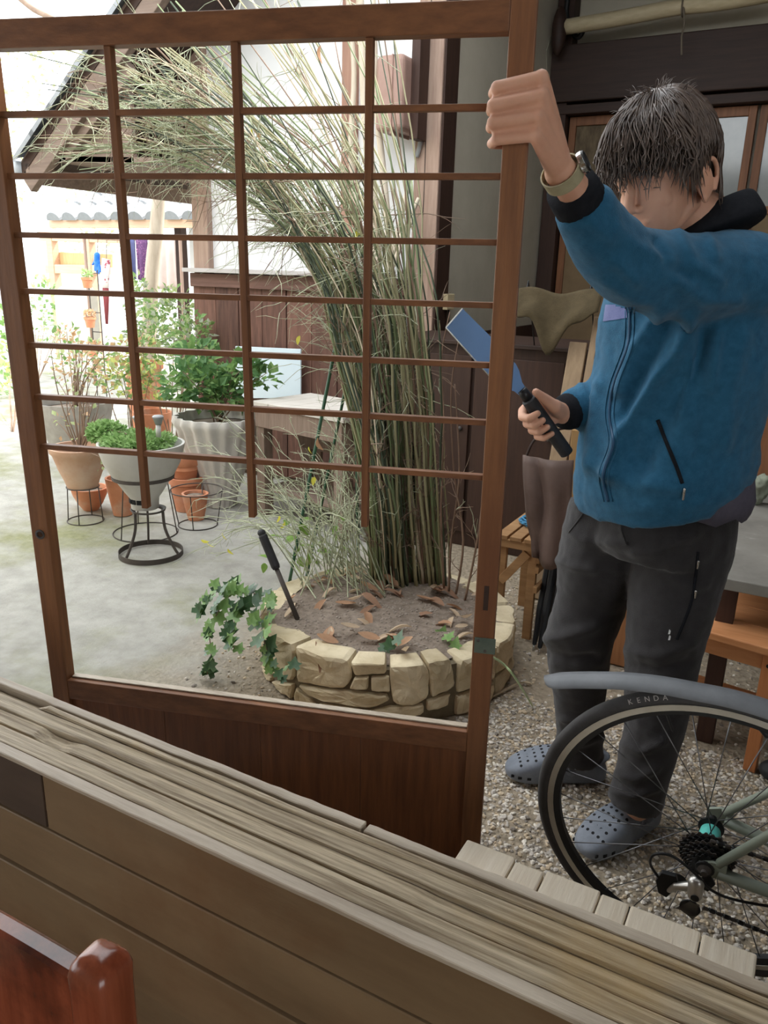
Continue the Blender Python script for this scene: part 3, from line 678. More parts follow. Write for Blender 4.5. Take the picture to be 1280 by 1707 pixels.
def seam(tree, pix, r, off, name, m, parent, flat=1.0, n=6):
    pts = [onto(tree, x, y, off) for x, y in [tuple(q)[:2] for q in spline([(x, y, 0) for x, y in pix], 8)]]
    pts = [p for p in pts if p is not None]
    return MB().tube(pts, r, n, flat=flat).build(name, m, parent, smooth=True)
zp = ((1050, 512), (1050, 545), (1046, 580), (1024, 640), (1016, 690), (1022, 740), (1006, 790), (1014, 836))
seam(JB, zp, .0038, .0003, 'front_zip', M_ZIP, jacket)
seam(JB, [(x + 7, y) for x, y in zp], .0017, .0008, 'zip_edge', M_FLEECE, jacket); seam(JB, [(x - 7, y) for x, y in zp], .0017, .0008, 'zip_edge', M_FLEECE, jacket)
seam(JB, ((1096, 700), (1112, 740), (1128, 780), (1137, 806)), .0042, .0, 'pocket_zip', M_COLLAR, jacket)
pz_ = onto(JB, 1139, 815, .004)
if pz_: MB().cap(pz_, pz_ - V((0, 0, .022)), .003, .002).build('zip_pull', M_STEEL, jacket, smooth=True)
# yoke patch at the far shoulder
pat = [onto(JB, x, y, .0015) for x, y in ((1013, 512), (1019, 490), (1032, 486), (1046, 505), (1030, 516), (1014, 520))]
gp = MB(); ok = {}
for j in range(9):
    for i in range(9):
        u, v = i / 8, j / 8; q = onto(JB, lerp(lerp(1010, 1044, u), lerp(1006, 1046, u), v), lerp(508, lerp(536, 530, u), v), .0016)
        if q is not None: ok[(i, j)] = len(gp.v); gp.v.append(tuple(q))
for j in range(8):
    for i in range(8):
        c = [(i, j), (i + 1, j), (i + 1, j + 1), (i, j + 1)]
        if all(k in ok for k in c):
            ps = [V(gp.v[ok[k]]) for k in c]
            if max((a - b).length for a in ps for b in ps) < .03: gp.f.append(tuple(ok[k] for k in c))
par_ = list(range(len(gp.v)))
def fnd(i):
    while par_[i] != i: i = par_[i]
    return i
for f_ in gp.f:
    for k in f_[1:]: par_[fnd(k)] = fnd(f_[0])
if gp.f:
    roots = [fnd(f_[0]) for f_ in gp.f]; rr_ = max(set(roots), key=roots.count); kp = [f_ for f_, q in zip(gp.f, roots) if q == rr_]; ids = sorted({k for f_ in kp for k in f_}); mp_ = {k: i for i, k in enumerate(ids)}; gp.v = [gp.v[k] for k in ids]; gp.f = [tuple(mp_[k] for k in f_) for f_ in kp]
if gp.f: gp.build('yoke_patch', M_FLEECE2, jacket, smooth=True, label='lilac yoke panel')
# collar: soft black hood/neck
co = MB(); cring = []
cc = [(1178, 356, 1.65, 66), (1174, 376, 1.65, 80), (1172, 394, 1.65, 92), (1174, 410, 1.65, 86)]
for y_ in cc:
    x, y, dp, h = y_; c = Zd(x, y, dp); hx = h * dp / FPX
    cring.append([c + BF * (hx * .95 * cos(t)) + BL * (hx * 1.1 * sin(t)) + V((0, 0, 1)) * (-.026 * cos(t) + .042 * sin(t)) for t in [2 * pi * k / 28 for k in range(28)]])
inn = [[c + (q - c) * .84 + V((0, 0, .0)) for q in cring[0] for c in [sum(cring[0], V((0, 0, 0))) / 28]], [c + (q - c) * .74 for q in cring[1] for c in [sum(cring[1], V((0, 0, 0))) / 28]]]
co.quadloop([inn[1], inn[0]] + cring, True, False, True)
collar = co.build('collar', M_COLLAR, jacket, smooth=True, label='black soft collar'); sb = collar.modifiers.new('s', 'SUBSURF'); sb.levels = 1; sb.render_levels = 2
# cuffs
MB().tube([lcf + (lcf - lwr) * .10, lerp(lcf, lwr, .25), lerp(lcf, lwr, .5)], [.0455, .0445, .0425], 24).build('cuff', M_COLLAR, jacket, smooth=True, label='black cuff')
MB().tube([rcf + (rel - rcf) * .06, lerp(rcf, rwr, .4), rcf + (rwr - rcf) * 1.2], [.043, .042, .036], 20).build('cuff', M_COLLAR, jacket, smooth=True, label='black cuff')
# undershirt below the hem
sh = MB(); rings = []
for y, x, dp, h in ((740, 1118, 1.80, 118), (780, 1124, 1.815, 124), (815, 1128, 1.835, 122), (836, 1126, 1.84, 116)):
    c = Zd(x, y, dp); hx = h * dp / FPX
    rings.append([c + BF * (hx * .95 * cos(t)) + BL * (hx * 1.05 * sin(t)) + nz_ for t, nz_ in [(2 * pi * k / 40, V((0, 0, .008 * sin(k * 1.9)))) for k in range(40)]])
sh.quadloop(rings); s_ = sh.build('shirt_hem', M_SHIRT, man, smooth=True, label='plum grey shirt hem hanging out')
# ---- trousers
tr = MB()
def leg(L):
    pts = [Zd(x, y, d) for y, x, d, h in L]; P = []; Rr = []
    sp = spline(pts, 4); n = len(sp)
    rads = [h * d / FPX for y, x, d, h in L]
    tr.tube(sp, [interp(list(range(len(L))), rads, k / 4) for k in range(n)], 24)
leg([(850, 1142, 1.84, 84), (920, 1136, 1.85, 80), (1000, 1120, 1.865, 72), (1080, 1106, 1.88, 62), (1150, 1098, 1.895, 55), (1220, 1088, 1.91, 49), (1290, 1070, 1.93, 44), (1342, 1056, 1.945, 44)])
leg([(850, 1028, 1.94, 80), (920, 1004, 1.98, 72), (1000, 985, 2.03, 58), (1060, 967, 2.06, 56), (1105, 964, 2.09, 50), (1160, 966, 2.13, 42), (1220, 966, 2.18, 38), (1262, 966, 2.21, 40)])
rings = []
for y, x, dp, h in ((815, 1108, 1.86, 112), (850, 1096, 1.87, 128), (890, 1092, 1.88, 130), (915, 1088, 1.885, 110)):
    c = Zd(x, y, dp); hx = h * dp / FPX; rings.append([c + BF * (hx * .82 * cos(t)) + BL * (min(.17, hx) * sin(t)) for t in [2 * pi * k / 28 for k in range(28)]])
tr.quadloop(rings)
tf = [(((930, 935), (965, 948), (990, 950)), 8, .008), (((912, 1065), (940, 1062), (990, 1045)), 10, .012), (((918, 1090), (950, 1100), (990, 1095)), 9, -.012), (((1050, 1085), (1090, 1095), (1150, 1075)), 9, .009), (((1050, 1108), (1100, 1118), (1150, 1105)), 9, -.009),
      (((945, 880), (970, 900), (1030, 905)), 9, .006), (((1060, 920), (1100, 915), (1160, 890)), 10, .008), (((1045, 850), (1038, 880), (1045, 905)), 6, .006), (((1040, 1240), (1070, 1255), (1105, 1235)), 7, .009), (((1030, 1290), (1060, 1300), (1095, 1280)), 7, .009), (((1022, 1320), (1060, 1328), (1095, 1312)), 6, .008), (((940, 1200), (965, 1206), (1000, 1196)), 6, .008), (((935, 1235), (970, 1240), (1002, 1228)), 6, .008), (((1120, 960), (1150, 980), (1175, 975)), 8, .006)]
trousers = mk('trousers', remesh(tr, .0075, 4, folder(tf, .0040, 17)), M_TROUS, man, smooth=True)
TB = bvh(trousers)
seam(TB, ((1163, 920), (1158, 970), (1150, 1010), (1128, 1066)), .0035, .0, 'pocket_zip', M_COLLAR, trousers)
for a in ((1163, 935), (1159, 984)):
    q = onto(TB, *a, .003)
    if q: MB().cap(q, q - V((0, 0, .016)), .003, .002).build('zip_pull', M_STEEL, trousers, smooth=True)
for y in (1053, 1063):
    q = onto(TB, 1116, y, .0008)
    if q: MB().box(q, (.004, .0012, .011), (RIGHT, FWD, (DOWN * -1 + RIGHT * .25).normalized())).build('printed_mark', mat('white_print', srgb(220, 220, 220), rough=.7), trousers, label='small white printed mark')
seam(TB, ((1040, 848), (1036, 880), (1044, 908)), .0022, .0005, 'fly_seam', M_TROUS, trousers)
seam(TB, ((985, 835), (968, 862), (948, 888)), .002, .0005, 'pocket_seam', M_TROUS, trousers)
# ---- clogs
def clog(toe, heel):
    ax = (toe - heel); ax.z = 0; L = ax.length; X = ax.normalized(); Y = V((0, 0, 1)).cross(X); Zv = V((0, 0, 1)); c0 = V((heel.x, heel.y, 0.004))
    LL = .285; s0 = (L - LL) / 2
    def P(x, y, z): return c0 + X * (x + s0) + Y * y + Zv * z
    def ring(x, w, h0, h1, sq=.55):
        r = []
        for k in range(24):
            t = 2 * pi * k / 24; cx, sx = cos(t), sin(t)
            y = math.copysign(abs(cx) ** sq, cx) * w; z = (h0 + h1) / 2 + math.copysign(abs(sx) ** (.75 if sx > 0 else .4), sx) * (h1 - h0) / 2
            r.append(P(x, y, z))
        return r
    prof = [(.000, .012, .012, .045), (.008, .026, .004, .060), (.03, .036, .0, .072), (.07, .039, .0, .078), (.11, .041, .0, .090), (.145, .045, .0, .096), (.185, .0505, .0, .088), (.22, .052, .001, .074), (.25, .047, .004, .060), (.272, .035, .009, .046), (.285, .014, .017, .034)]
    mb = MB(); mb.quadloop([ring(*q) for q in prof]); cl = mb.build('clog', M_CLOG, man, smooth=True, label='grey perforated foam clog'); sm = cl.modifiers.new('s', 'SUBSURF'); sm.levels = 1; sm.render_levels = 1
    me = bpy.data.meshes.new('t'); me.from_pydata(mb.v, [], mb.f); tree = BVHTree.FromPolygons([V(v) for v in mb.v], mb.f)
    for ix, x in enumerate((.165, .186, .207, .228, .247)):
        for iy in range(-2, 3):
            y = (iy + (.5 if ix % 2 else 0)) * .0165
            if abs(y) > .038 - .0002 * ix: continue
            h = tree.ray_cast(P(x, y, .2), V((0, 0, -1)))
            if h[0]:
                nx = h[1]; u = nx.orthogonal().normalized(); MB().lathe([(.0040, -.004), (.0040, -.0004)], h[0], 12, (u, nx.cross(u), nx)).build('vent_hole', M_HOLE, cl)
    for sgn in (-1, 1):
        for x in (.225, .25, .268):
            h = tree.ray_cast(P(x, sgn * .2, .027), -Y * sgn)
            if h[0]: nx = h[1]; MB().box(h[0] - nx * .0015, (.011, .004, .008), (X, Y, Zv)).build('side_vent', M_HOLE, cl, bevel=.001)
    MB().torus(P(.105, .042, .062), .012, .003, 16, 6, (X, Zv, Y)).build('strap_rivet', M_CLOG, cl, smooth=True)
    MB().torus(P(.105, -.042, .062), .012, .003, 16, 6, (X, Zv, Y)).build('strap_rivet', M_CLOG, cl, smooth=True)
    sp = [P(.105 - .102 * sin(t) * 1.0, .046 * cos(t), .066 + .012 * sin(t)) for t in [pi * k / 16 for k in range(17)]]
    MB().tube(sp, .004, 8, flat=2.2).build('heel_strap', M_CLOG, cl, smooth=True)
clog(nfoot_t, nfoot_h); clog(ffoot_t, ffoot_h)

# ---- wristwatch
wa = (lcf - lwr).normalized(); wc = lerp(lwr, lcf, .10)
wu = ((-FWD + RIGHT * .9 - DOWN * .6)); wu = (wu - wa * wu.dot(wa)).normalized(); wv = wa.cross(wu)
watch = thing('wristwatch', 'khaki strapped wristwatch with black bezel on the raised wrist', 'watch', wc)
M_STRAP = mat('khaki_strap', srgb(150, 142, 112), srgb(164, 156, 126), 40, rough=.7, bump=.3, bsc=200)
rb = [[wc + wu * (.0315 * cos(t)) + wv * (.0285 * sin(t)) + wa * z + (wu * cos(t) + wv * sin(t)) * k for t in [2 * pi * j / 40 for j in range(40)]] for z, k in ((-.0115, 0), (-.0115, .0024), (.0115, .0024), (.0115, 0), (-.0115, 0))]
MB().quadloop(rb, True, False, False).build('strap', M_STRAP, watch, smooth=False)
cw_ = wc + wu * .0365
case = MB().lathe([(.0175, -.005), (.0185, -.002), (.0185, .003), (.0165, .005)], cw_, 28, (wv, wa, wu)).build('case', M_STEEL, watch, smooth=False)
MB().torus(cw_ + wu * .005, .0155, .0022, 28, 6, (wv, wa, wu)).build('bezel', M_BLACK, case, smooth=True)
MB().lathe([(.0138, .0045), (.0138, .0055)], cw_, 24, (wv, wa, wu)).build('dial', M_BLACK, case)
for k in range(12): t = 2 * pi * k / 12; MB().box(cw_ + wu * .0063 + (wv * cos(t) + wa * sin(t)) * .0152, (.0022, .0012, .0012), (wv * cos(t) + wa * sin(t), wa * cos(t) - wv * sin(t), wu)).build('bezel_stud', M_STEEL, case)
wb_ = -wv * .0308 - wu * .002
for z in (-.005, .005): MB().box(wc + wb_ * 1.0 + wa * 0 + wu * z * 2.4, (.003, .0215, .004), (-wv, wa, wu)).build('buckle', M_STEEL, watch, bevel=.0006)

# ---- tool held in the other hand
tool = thing('hand_tool', 'long blue flat bladed hand tool with black tubular handle held in the lowered hand', 'tool', Tp(-.10, 0, 0))
M_RUB = mat('black_rubber', (.018, .018, .02), (.03, .03, .032), 40, rough=.6, bump=.3, bsc=120)
MB().tube([Tp(-.108, 0, 0), Tp(-.06, 0, 0), Tp(.0, 0, 0), Tp(.055, 0, 0), Tp(.058, 0, 0)], [.0155, .0158, .0160, .0162, .013], 20).build('handle', M_RUB, tool, smooth=False, bevel=.0)
MB().tube([Tp(.056, 0, 0), Tp(.085, 0, 0)], [.0125, .011], 16).build('ferrule', M_BLACK, tool, smooth=True)
M_BLUE = mat('blue_enamel', srgb(104, 140, 186), srgb(114, 150, 196), 8, rough=.45)
b0, b1 = Tp(.075, 0, 0), Zd(757, 530, 1.62); bx = (b1 - b0); BLn = bx.length; bx.normalize()
by = (RIGHT * .62 - DOWN * .78); by = (by - bx * by.dot(bx)).normalized(); bz = bx.cross(by)
prof = [(0, .010), (.02, .013), (.045, .026), (.06, .030), (BLn * .6, .030), (BLn, .026)]
MB().prism([b0 + bx * x + by * w - bz * .0012 for x, w in prof] + [b0 + bx * x - by * w - bz * .0012 for x, w in reversed(prof)], bz * .0024).build('blade', M_BLUE, tool, bevel=.0006)
MB().bar(b0 + bx * .06 - by * .0306, b1 - by * .0266, .002, .0036, bz).build('blade_edge', M_STEEL, tool)
MB().bar(b1 + by * .026, b1 - by * .026, .002, .0034, bz).build('blade_edge', M_STEEL, tool)
# ================================================================ BICYCLE
BU = V((cos(.0388), sin(.0388), 0)); _s = V((-sin(.0388), cos(.0388), 0)); BW = V((0, 0, 1)) * cos(-.1504) + _s * sin(-.1504); BYL = BW.cross(BU)
BC = V((-.0339, 1.4114, .3375))
def Bp(x, y, z): return BC + BU * x + BYL * y + BW * z      # x forward, y to the bike's left (away from the room), z up
BA = (BU, BW, -BYL)     # wheel plane axes, facing the room
def WPx(px, py, y=0.0):
    d = ray(px, py); o = BC + BYL * y; t = (o - EYEP).dot(BYL) / d.dot(BYL); q = EYEP + d * t - o
    return q.dot(BU), q.dot(BW)
bike = thing('bicycle', 'grey green bicycle with clip-on rear mudguard leaning beside the timber step', 'bicycle', (BC.x, BC.y, 0))
M_TYRE = mat('tyre_rubber', srgb(58, 56, 56), srgb(70, 68, 68), 30, rough=.75, bump=.2, bsc=200)
M_RIM = mat('rim_alloy', srgb(186, 180, 168), srgb(200, 196, 186), 20, rough=.4, metal=.6)
M_RIMB = mat('rim_black', (.02, .02, .021), rough=.4)
M_SPK = mat('spoke_steel', srgb(120, 120, 122), rough=.35, metal=.8)
M_FRAME = mat('grey_green_frame_paint', srgb(134, 142, 128), srgb(144, 152, 138), 10, rough=.4, spec=.5)
M_TEAL = mat('teal_hub_shell', srgb(104, 208, 196), rough=.3, spec=.6)
M_MUD = mat('grey_mudguard_plastic', srgb(104, 106, 109), srgb(118, 120, 123), 25, rough=.5, bump=.1)
M_ALU = mat('silver_alloy', srgb(196, 192, 186), rough=.32, metal=.9)
def wheel(cx, cz, cassette):
    w = MB().torus(Bp(cx, 0, cz), .3225, .0135, 96, 12, BA, 1.05).build('tyre', M_TYRE, bike, smooth=True)
    rim = [[Bp(cx, 0, cz) + (BU * cos(t) + BW * sin(t)) * r + BYL * y for r, y in ((.314, -.010), (.314, .010), (.300, .0105), (.288, .006), (.288, -.006), (.300, -.0105))] for t in [2 * pi * k / 96 for k in range(97)]]
    rm = MB().quadloop(rim, True, False, False).build('rim', M_RIMB, bike, smooth=False)
    for s in (-1, 1):
        MB().quadloop([[Bp(cx, 0, cz) + (BU * cos(t) + BW * sin(t)) * r + BYL * (s * y) for r, y in ((.3125, .0104), (.3125, .0112), (.3005, .0117), (.3005, .0108))] for t in [2 * pi * k / 96 for k in range(97)]], True, False, False).build('braking_surface', M_RIM, rm, smooth=False)
    hb = MB().lathe([(.008, -.058), (.008, -.036), (.024, -.034), (.024, -.030), (.0155, -.026), (.0155, .026), (.024, .030), (.024, .034), (.010, .036), (.008, .058)], Bp(cx, 0, cz), 24, BA, ).build('hub', M_BLACK, bike, smooth=False)
    MB().lathe([(.0185, -.026), (.0205, -.012), (.0205, .016), (.0185, .026)], Bp(cx, -.004, cz), 24, BA).build('hub_shell', M_TEAL, hb, smooth=True, label='teal hub shell')
    for k in range(28):
        sd = 1 if k % 2 else -1; t = 2 * pi * k / 28; off = (1 if (k // 2) % 2 else -1) * .55
        p = Bp(cx, 0, cz) + (BU * cos(t + off) + BW * sin(t + off)) * .0225 + BYL * (sd * .032); q = Bp(cx, 0, cz) + (BU * cos(t) + BW * sin(t)) * .291
        MB().tube([p, q], .0011, 5).build('spoke', M_SPK, bike, smooth=True)
    t0 = 1.95; MB().cap(Bp(cx, 0, cz) + (BU * cos(t0) + BW * sin(t0)) * .288, Bp(cx, 0, cz) + (BU * cos(t0) + BW * sin(t0)) * .250, .0028, .0022).build('valve', M_BLACK, bike, smooth=True)
    return w
tyre = wheel(0, 0, True)
# tyre lettering
def letters(word, t0, dt, r, h):
    for i, ch in enumerate(word):
        cu = bpy.data.curves.new('t', 'FONT'); cu.body = ch; cu.size = h; cu.align_x = 'CENTER'; cu.align_y = 'CENTER'; cu.extrude = .0003
        o = bpy.data.objects.new('t', cu); COL.objects.link(o); dg = bpy.context.evaluated_depsgraph_get(); me = bpy.data.meshes.new_from_object(o.evaluated_get(dg)); bpy.data.objects.remove(o)
        t = t0 - dt * i; rad = BU * cos(t) + BW * sin(t); tan = BU * sin(t) - BW * cos(t); nrm = (rad * .45 - BYL * .9).normalized(); upv = (rad - nrm * rad.dot(nrm)).normalized()
        pos = BC + rad * (r + .0062) - BYL * .0126
        for v in me.vertices: v.co = pos + tan * v.co.x + upv * v.co.y + nrm * (v.co.z)
        mk('tyre_lettering', me, mat('tyre_print', srgb(170, 166, 160), rough=.8), tyre)
_a0 = WPx(1056, 1180, -.012); _a1 = WPx(1112, 1174, -.012); _t0, _t1 = atan2(_a0[1], _a0[0]), atan2(_a1[1], _a1[0]); letters('KENDA', _t0, (_t0 - _t1) / 4, .3225, .0135)
# mudguard
mg = [WPx(x, y) for x, y in ((907, 1127), (935, 1125), (980, 1124), (1040, 1125), (1100, 1130), (1160, 1145), (1220, 1164), (1290, 1192), (1360, 1230))]
mg = [(x * max(1, .346 / sqrt(x * x + z * z)), z * max(1, .346 / sqrt(x * x + z * z))) for x, z in mg]
mg = [mg[0]] + [tuple((mg[i - 1][k] + 2 * mg[i][k] + mg[i + 1][k]) / 4 for k in (0, 1)) for i in range(1, len(mg) - 1)] + [mg[-1]]
mg = [(x * max(1, .344 / sqrt(x * x + z * z)), z * max(1, .344 / sqrt(x * x + z * z))) for x, z in mg]
mp = spline([(x, 0, z) for x, z in mg], 6); rings = []
for i, p in enumerate(mp):
    t = i / (len(mp) - 1); w = .026 * min(1, .25 + (i / 7) ** .6); tn = (mp[min(i + 1, len(mp) - 1)] - mp[max(0, i - 1)]).normalized(); nr = V((-tn.z, 0, tn.x))
    if nr.z < 0: nr = -nr
    top = []; bot = []
    for k in range(11):
        a = -1.15 + 2.3 * k / 10; y = w * sin(a) / sin(1.15); h = -.012 * (1 - cos(a)) / (1 - cos(1.15)) * min(1, w / .02) + (.0022 if abs(k - 5) < 1 else 0)
        q = p + V((0, y, 0)) + nr * h; top.append(Bp(q.x, q.y, q.z)); q2 = q - nr * .002; bot.append(Bp(q2.x, q2.y, q2.z))
    rings.append(top + bot[::-1])
mud = MB().quadloop(rings).build('mudguard', M_MUD, bike, smooth=True)
em = mud.modifiers.new('e', 'EDGE_SPLIT'); em.split_angle = radians(50)
mx_, mz_ = mg[6]; MB().tube([Bp(mx_, 0, mz_ - .003), Bp(mx_ + .06, 0, mz_ - .07), Bp(.27, 0, .30)], .006, 8).build('mudguard_bracket', M_BLACK, bike, smooth=True)
# cassette
for i in range(9):
    R = .052 - .0031 * i; y = -.0375 - .0037 * i; n = int(26 - 1.4 * i); ring0 = []; ring1 = []
    pts = []
    for k in range(n * 4):
        a = 2 * pi * k / (n * 4); rr = R if k % 4 in (0, 1) else R - .0038; pts.append((rr * cos(a), rr * sin(a)))
    MB().prism([Bp(x, y, z) for x, z in pts], -BYL * .0018).build('sprocket', M_BLACK if i % 3 else M_IRON, bike)
MB().lathe([(.017, 0), (.017, .004), (.010, .006)], Bp(0, -.072, 0), 18, BA).build('lock_ring', M_BLACK, bike)
# frame
def tb(name, p, q, r0, r1=None, m=M_FRAME, par=bike): return MB().tube([p, lerp(p, q, .5), q], [r0, ((r0 + (r1 or r0)) / 2), r1 or r0], 16).build(name, m, par, smooth=True)
for s in (-1, 1):
    d = Bp(.004, s * .068, 0)
    tb('seat_stay', Bp(.020, s * .068, .014), Bp(.262, s * .03, .335), .0085, .008); tb('chain_stay', Bp(.022, s * .068, -.006), Bp(.40, s * .036, -.062), .0115, .0105)
    MB().prism([Bp(x, s * .068, z) for x, z in ((-.012, .010), (.010, .020), (.036, .022), (.036, -.014), (.010, -.018), (-.012, -.012))], BYL * .006 * s).build('dropout', M_FRAME, bike, bevel=.001)
    MB().lathe([(.012, 0), (.012, .004), (.006, .008), (.006, .014)], Bp(0, s * .074, 0), 14, (BU, BW, BYL * s)).build('axle_nut', M_IRON, bike)
tb('seat_tube', Bp(.41, 0, -.07), Bp(.255, 0, .44), .0155); tb('seat_post', Bp(.255, 0, .44), Bp(.225, 0, .54), .0135, m=M_BLACK)
tb('top_tube', Bp(.262, 0, .42), Bp(.80, 0, .45), .0145); tb('down_tube', Bp(.41, 0, -.07), Bp(.83, 0, .36), .0175); tb('head_tube', Bp(.845, 0, .33), Bp(.805, 0, .47), .019)
tb('stay_bridge', Bp(.235, -.033, .30), Bp(.235, .033, .30), .007)
MB().lathe([(.021, -.036), (.021, .036)], Bp(.41, 0, -.07), 20, BA).build('bottom_bracket', M_BLACK, bike, smooth=False)
sd = MB(); sd.ell(Bp(.22, 0, .56), (.13, .06, .022), (BU, BYL, BW)); sd.ell(Bp(.15, 0, .562), (.07, .075, .026), (BU, BYL, BW)); mk('saddle', remesh(sd, .008, 3), M_BLACK, bike, smooth=True)
for s in (-1, 1): tb('fork_blade', Bp(.85, s * .045, .31), Bp(.985, s * .05, 0), .012, .008)
MB().lathe([(.100, -.044), (.100, -.0475)], Bp(.41, 0, -.07), 48, BA).build('chainring', M_BLACK, bike)
for s in (-1, 1):
    MB().bar(Bp(.41, s * .062, -.07), Bp(.41 + s * .165, s * .066, -.07), .012, .02, BW).build('crank_arm', M_BLACK, bike, bevel=.003)
    MB().box(Bp(.41 + s * .165, s * .10, -.07), (.09, .06, .018), (BU, BYL, BW)).build('pedal', M_BLACK, bike, bevel=.003)
tb('handlebar', Bp(.78, -.27, .56), Bp(.78, .27, .56), .012, m=M_BLACK); tb('stem', Bp(.80, 0, .47), Bp(.78, 0, .56), .014, m=M_BLACK)
wheel(.985, 0, False)
# rear derailleur
hx, hz = WPx(1176, 1478, -.072)
MB().prism([Bp(.012, -.070, -.012), Bp(.022, -.070, -.03), Bp(.012, -.070, -.052), Bp(-.004, -.070, -.05), Bp(-.002, -.070, -.014)], -BYL * .006).build('derailleur_hanger', M_BLACK, bike, bevel=.001)
def Q(px, py, y): x, z = WPx(px, py, y); return Bp(x, y, z)
dr = MB().cap(Q(1160, 1472, -.092), Q(1158, 1490, -.100), .0145, .0135).build('derailleur_body', M_ALU, bike, smooth=True)
MB().lathe([(.0075, .0), (.0075, .0015)], Q(1158, 1497, -.112), 16, (BU, BW, -BYL)).build('pivot_bolt', M_BLACK, dr)
MB().cap(Q(1158, 1478, -.095), Q(1128, 1477, -.090), .010, .008).build('derailleur_link', M_ALU, dr, smooth=True)
MB().cap(Q(1128, 1477, -.090), Q(1116, 1482, -.085), .0085, .007).build('derailleur_link', M_ALU, dr, smooth=True)
MB().prism([Q(x, y, -.080) for x, y in ((1094, 1462), (1104, 1449), (1128, 1455), (1132, 1472), (1112, 1490), (1098, 1482))], -BYL * .010).build('derailleur_cage', M_BLACK, bike, bevel=.0015)
MB().prism([Q(x, y, -.062) for x, y in ((1124, 1512), (1150, 1500), (1166, 1508), (1164, 1524), (1154, 1531), (1138, 1517))], -BYL * .003).build('cage_plate', mat('dull_steel', srgb(120, 116, 110), rough=.45, metal=.7), bike, bevel=.0008)
for px, py in ((1128, 1468), (1150, 1512)): MB().lathe([(.019, 0), (.019, .003)], Q(px, py, -.062), 22, (BU, BW, -BYL)).build('jockey_wheel', M_BLACK, bike)
MB().tube(spline([Q(1100, 1466, -.085), Q(1084, 1440, -.095), Q(1092, 1424, -.10), Q(1122, 1428, -.098), Q(1158, 1456, -.094), Q(1186, 1484, -.085), Q(1225, 1500, -.075), Q(1290, 1512, -.07)], 8), .0026, 8).build('gear_cable', M_BLACK, bike, smooth=True)
# chain: lower and upper runs, link by link
def chain(p, q):
    d = q - p; n = int(d.length / .0127); d.normalize(); up = -BYL
    for k in range(n):
        c = p + d * (.0127 * (k + .5))
        MB().box(c, (.0112, .0068 if k % 2 else .005, .0078), (d, BYL, d.cross(BYL))).build('chain_link', M_BLACK if k % 2 else M_IRON, bike, bevel=.0015, bseg=1)
        MB().lathe([(.0018, -.0042), (.0018, .0042)], c + d * .00635, 8, (d, d.cross(BYL), BYL)).build('chain_pin', M_STEEL, bike)
chain(Q(1170, 1512, -.060), Bp(.395, -.045, -.165)); chain(Bp(-.0, -.05, .047), Bp(.40, -.045, .03))

# ================================================================ THINGS UNDER THE ROOF, BEHIND THE MAN
M_ORNG = wood('pine_stool_wood', srgb(176, 116, 72), srgb(206, 146, 100), 'x', 3, rough=.55, bump=.15, rnd=.06, k=8)
M_ORNGZ = wood('pine_stool_leg_wood', srgb(168, 104, 60), srgb(196, 130, 84), 'z', 3, rough=.55, bump=.15, rnd=.05)
st = thing('wooden_stool', 'orange pine stool with plank seat standing under the grey worktop', 'stool', (-.16, 2.42, 0))
SY = radians(-9); sx_, sy_ = V((cos(SY), sin(SY), 0)), V((-sin(SY), cos(SY), 0)); S0 = V((.018, 2.262, 0))
def Sp(x, y, z): return S0 - sx_ * x + sy_ * y + V((0, 0, z))
SA = (sx_, sy_, V((0, 0, 1)))
for i in range(3): MB().box(Sp(.165, -.045 + .135 * (i + .5), .392), (.42, .133, .024), SA).build('seat_plank', M_ORNG, st, bevel=.004)
for x in (0, .33):
    for y in (.0, .31): MB().box(Sp(x, y, .190), (.034, .034, .379), SA).build('leg', M_ORNGZ, st, bevel=.002)
for y in (.0, .31): MB().box(Sp(.165, y, .350), (.296, .018, .055), SA).build('apron_rail', M_ORNG, st, bevel=.002)
for x in (0, .33): MB().box(Sp(x, .155, .345), (.018, .276, .05), SA).build('apron_rail', M_ORNG, st, bevel=.002); MB().box(Sp(x, .155, .15), (.016, .276, .03), SA).build('stretcher', M_ORNG, st, bevel=.002)
MB().box(Sp(.165, .155, .15), (.314, .03, .016), SA).build('stretcher', M_ORNG, st, bevel=.002)
MB().lathe([(.006, 0), (.006, .0008)], Sp(0, -.0172, .34), 12, (sx_, V((0, 0, 1)), -sy_)).build('peg_hole', M_HOLE, st)
M_TOP = mat('worn_grey_worktop', srgb(112, 108, 102), srgb(138, 134, 126), 7, rough=.6, bump=.3, c3=srgb(176, 172, 164), sc3=14, t3=(.66, .78))
tbx = thing('worktop_table', 'dark grey worn worktop table behind the man', 'table', (.35, 2.8, 0))
MB().box((.385, 2.80, .535), (1.11, 1.0, .035)).build('table_top', M_TOP, tbx, bevel=.003)
for x in (-.12, .88):
    for y in (2.36, 3.24): MB().box((x, y, .2585), (.05, .05, .517)).build('leg', M_DARKWZ, tbx, bevel=.003)
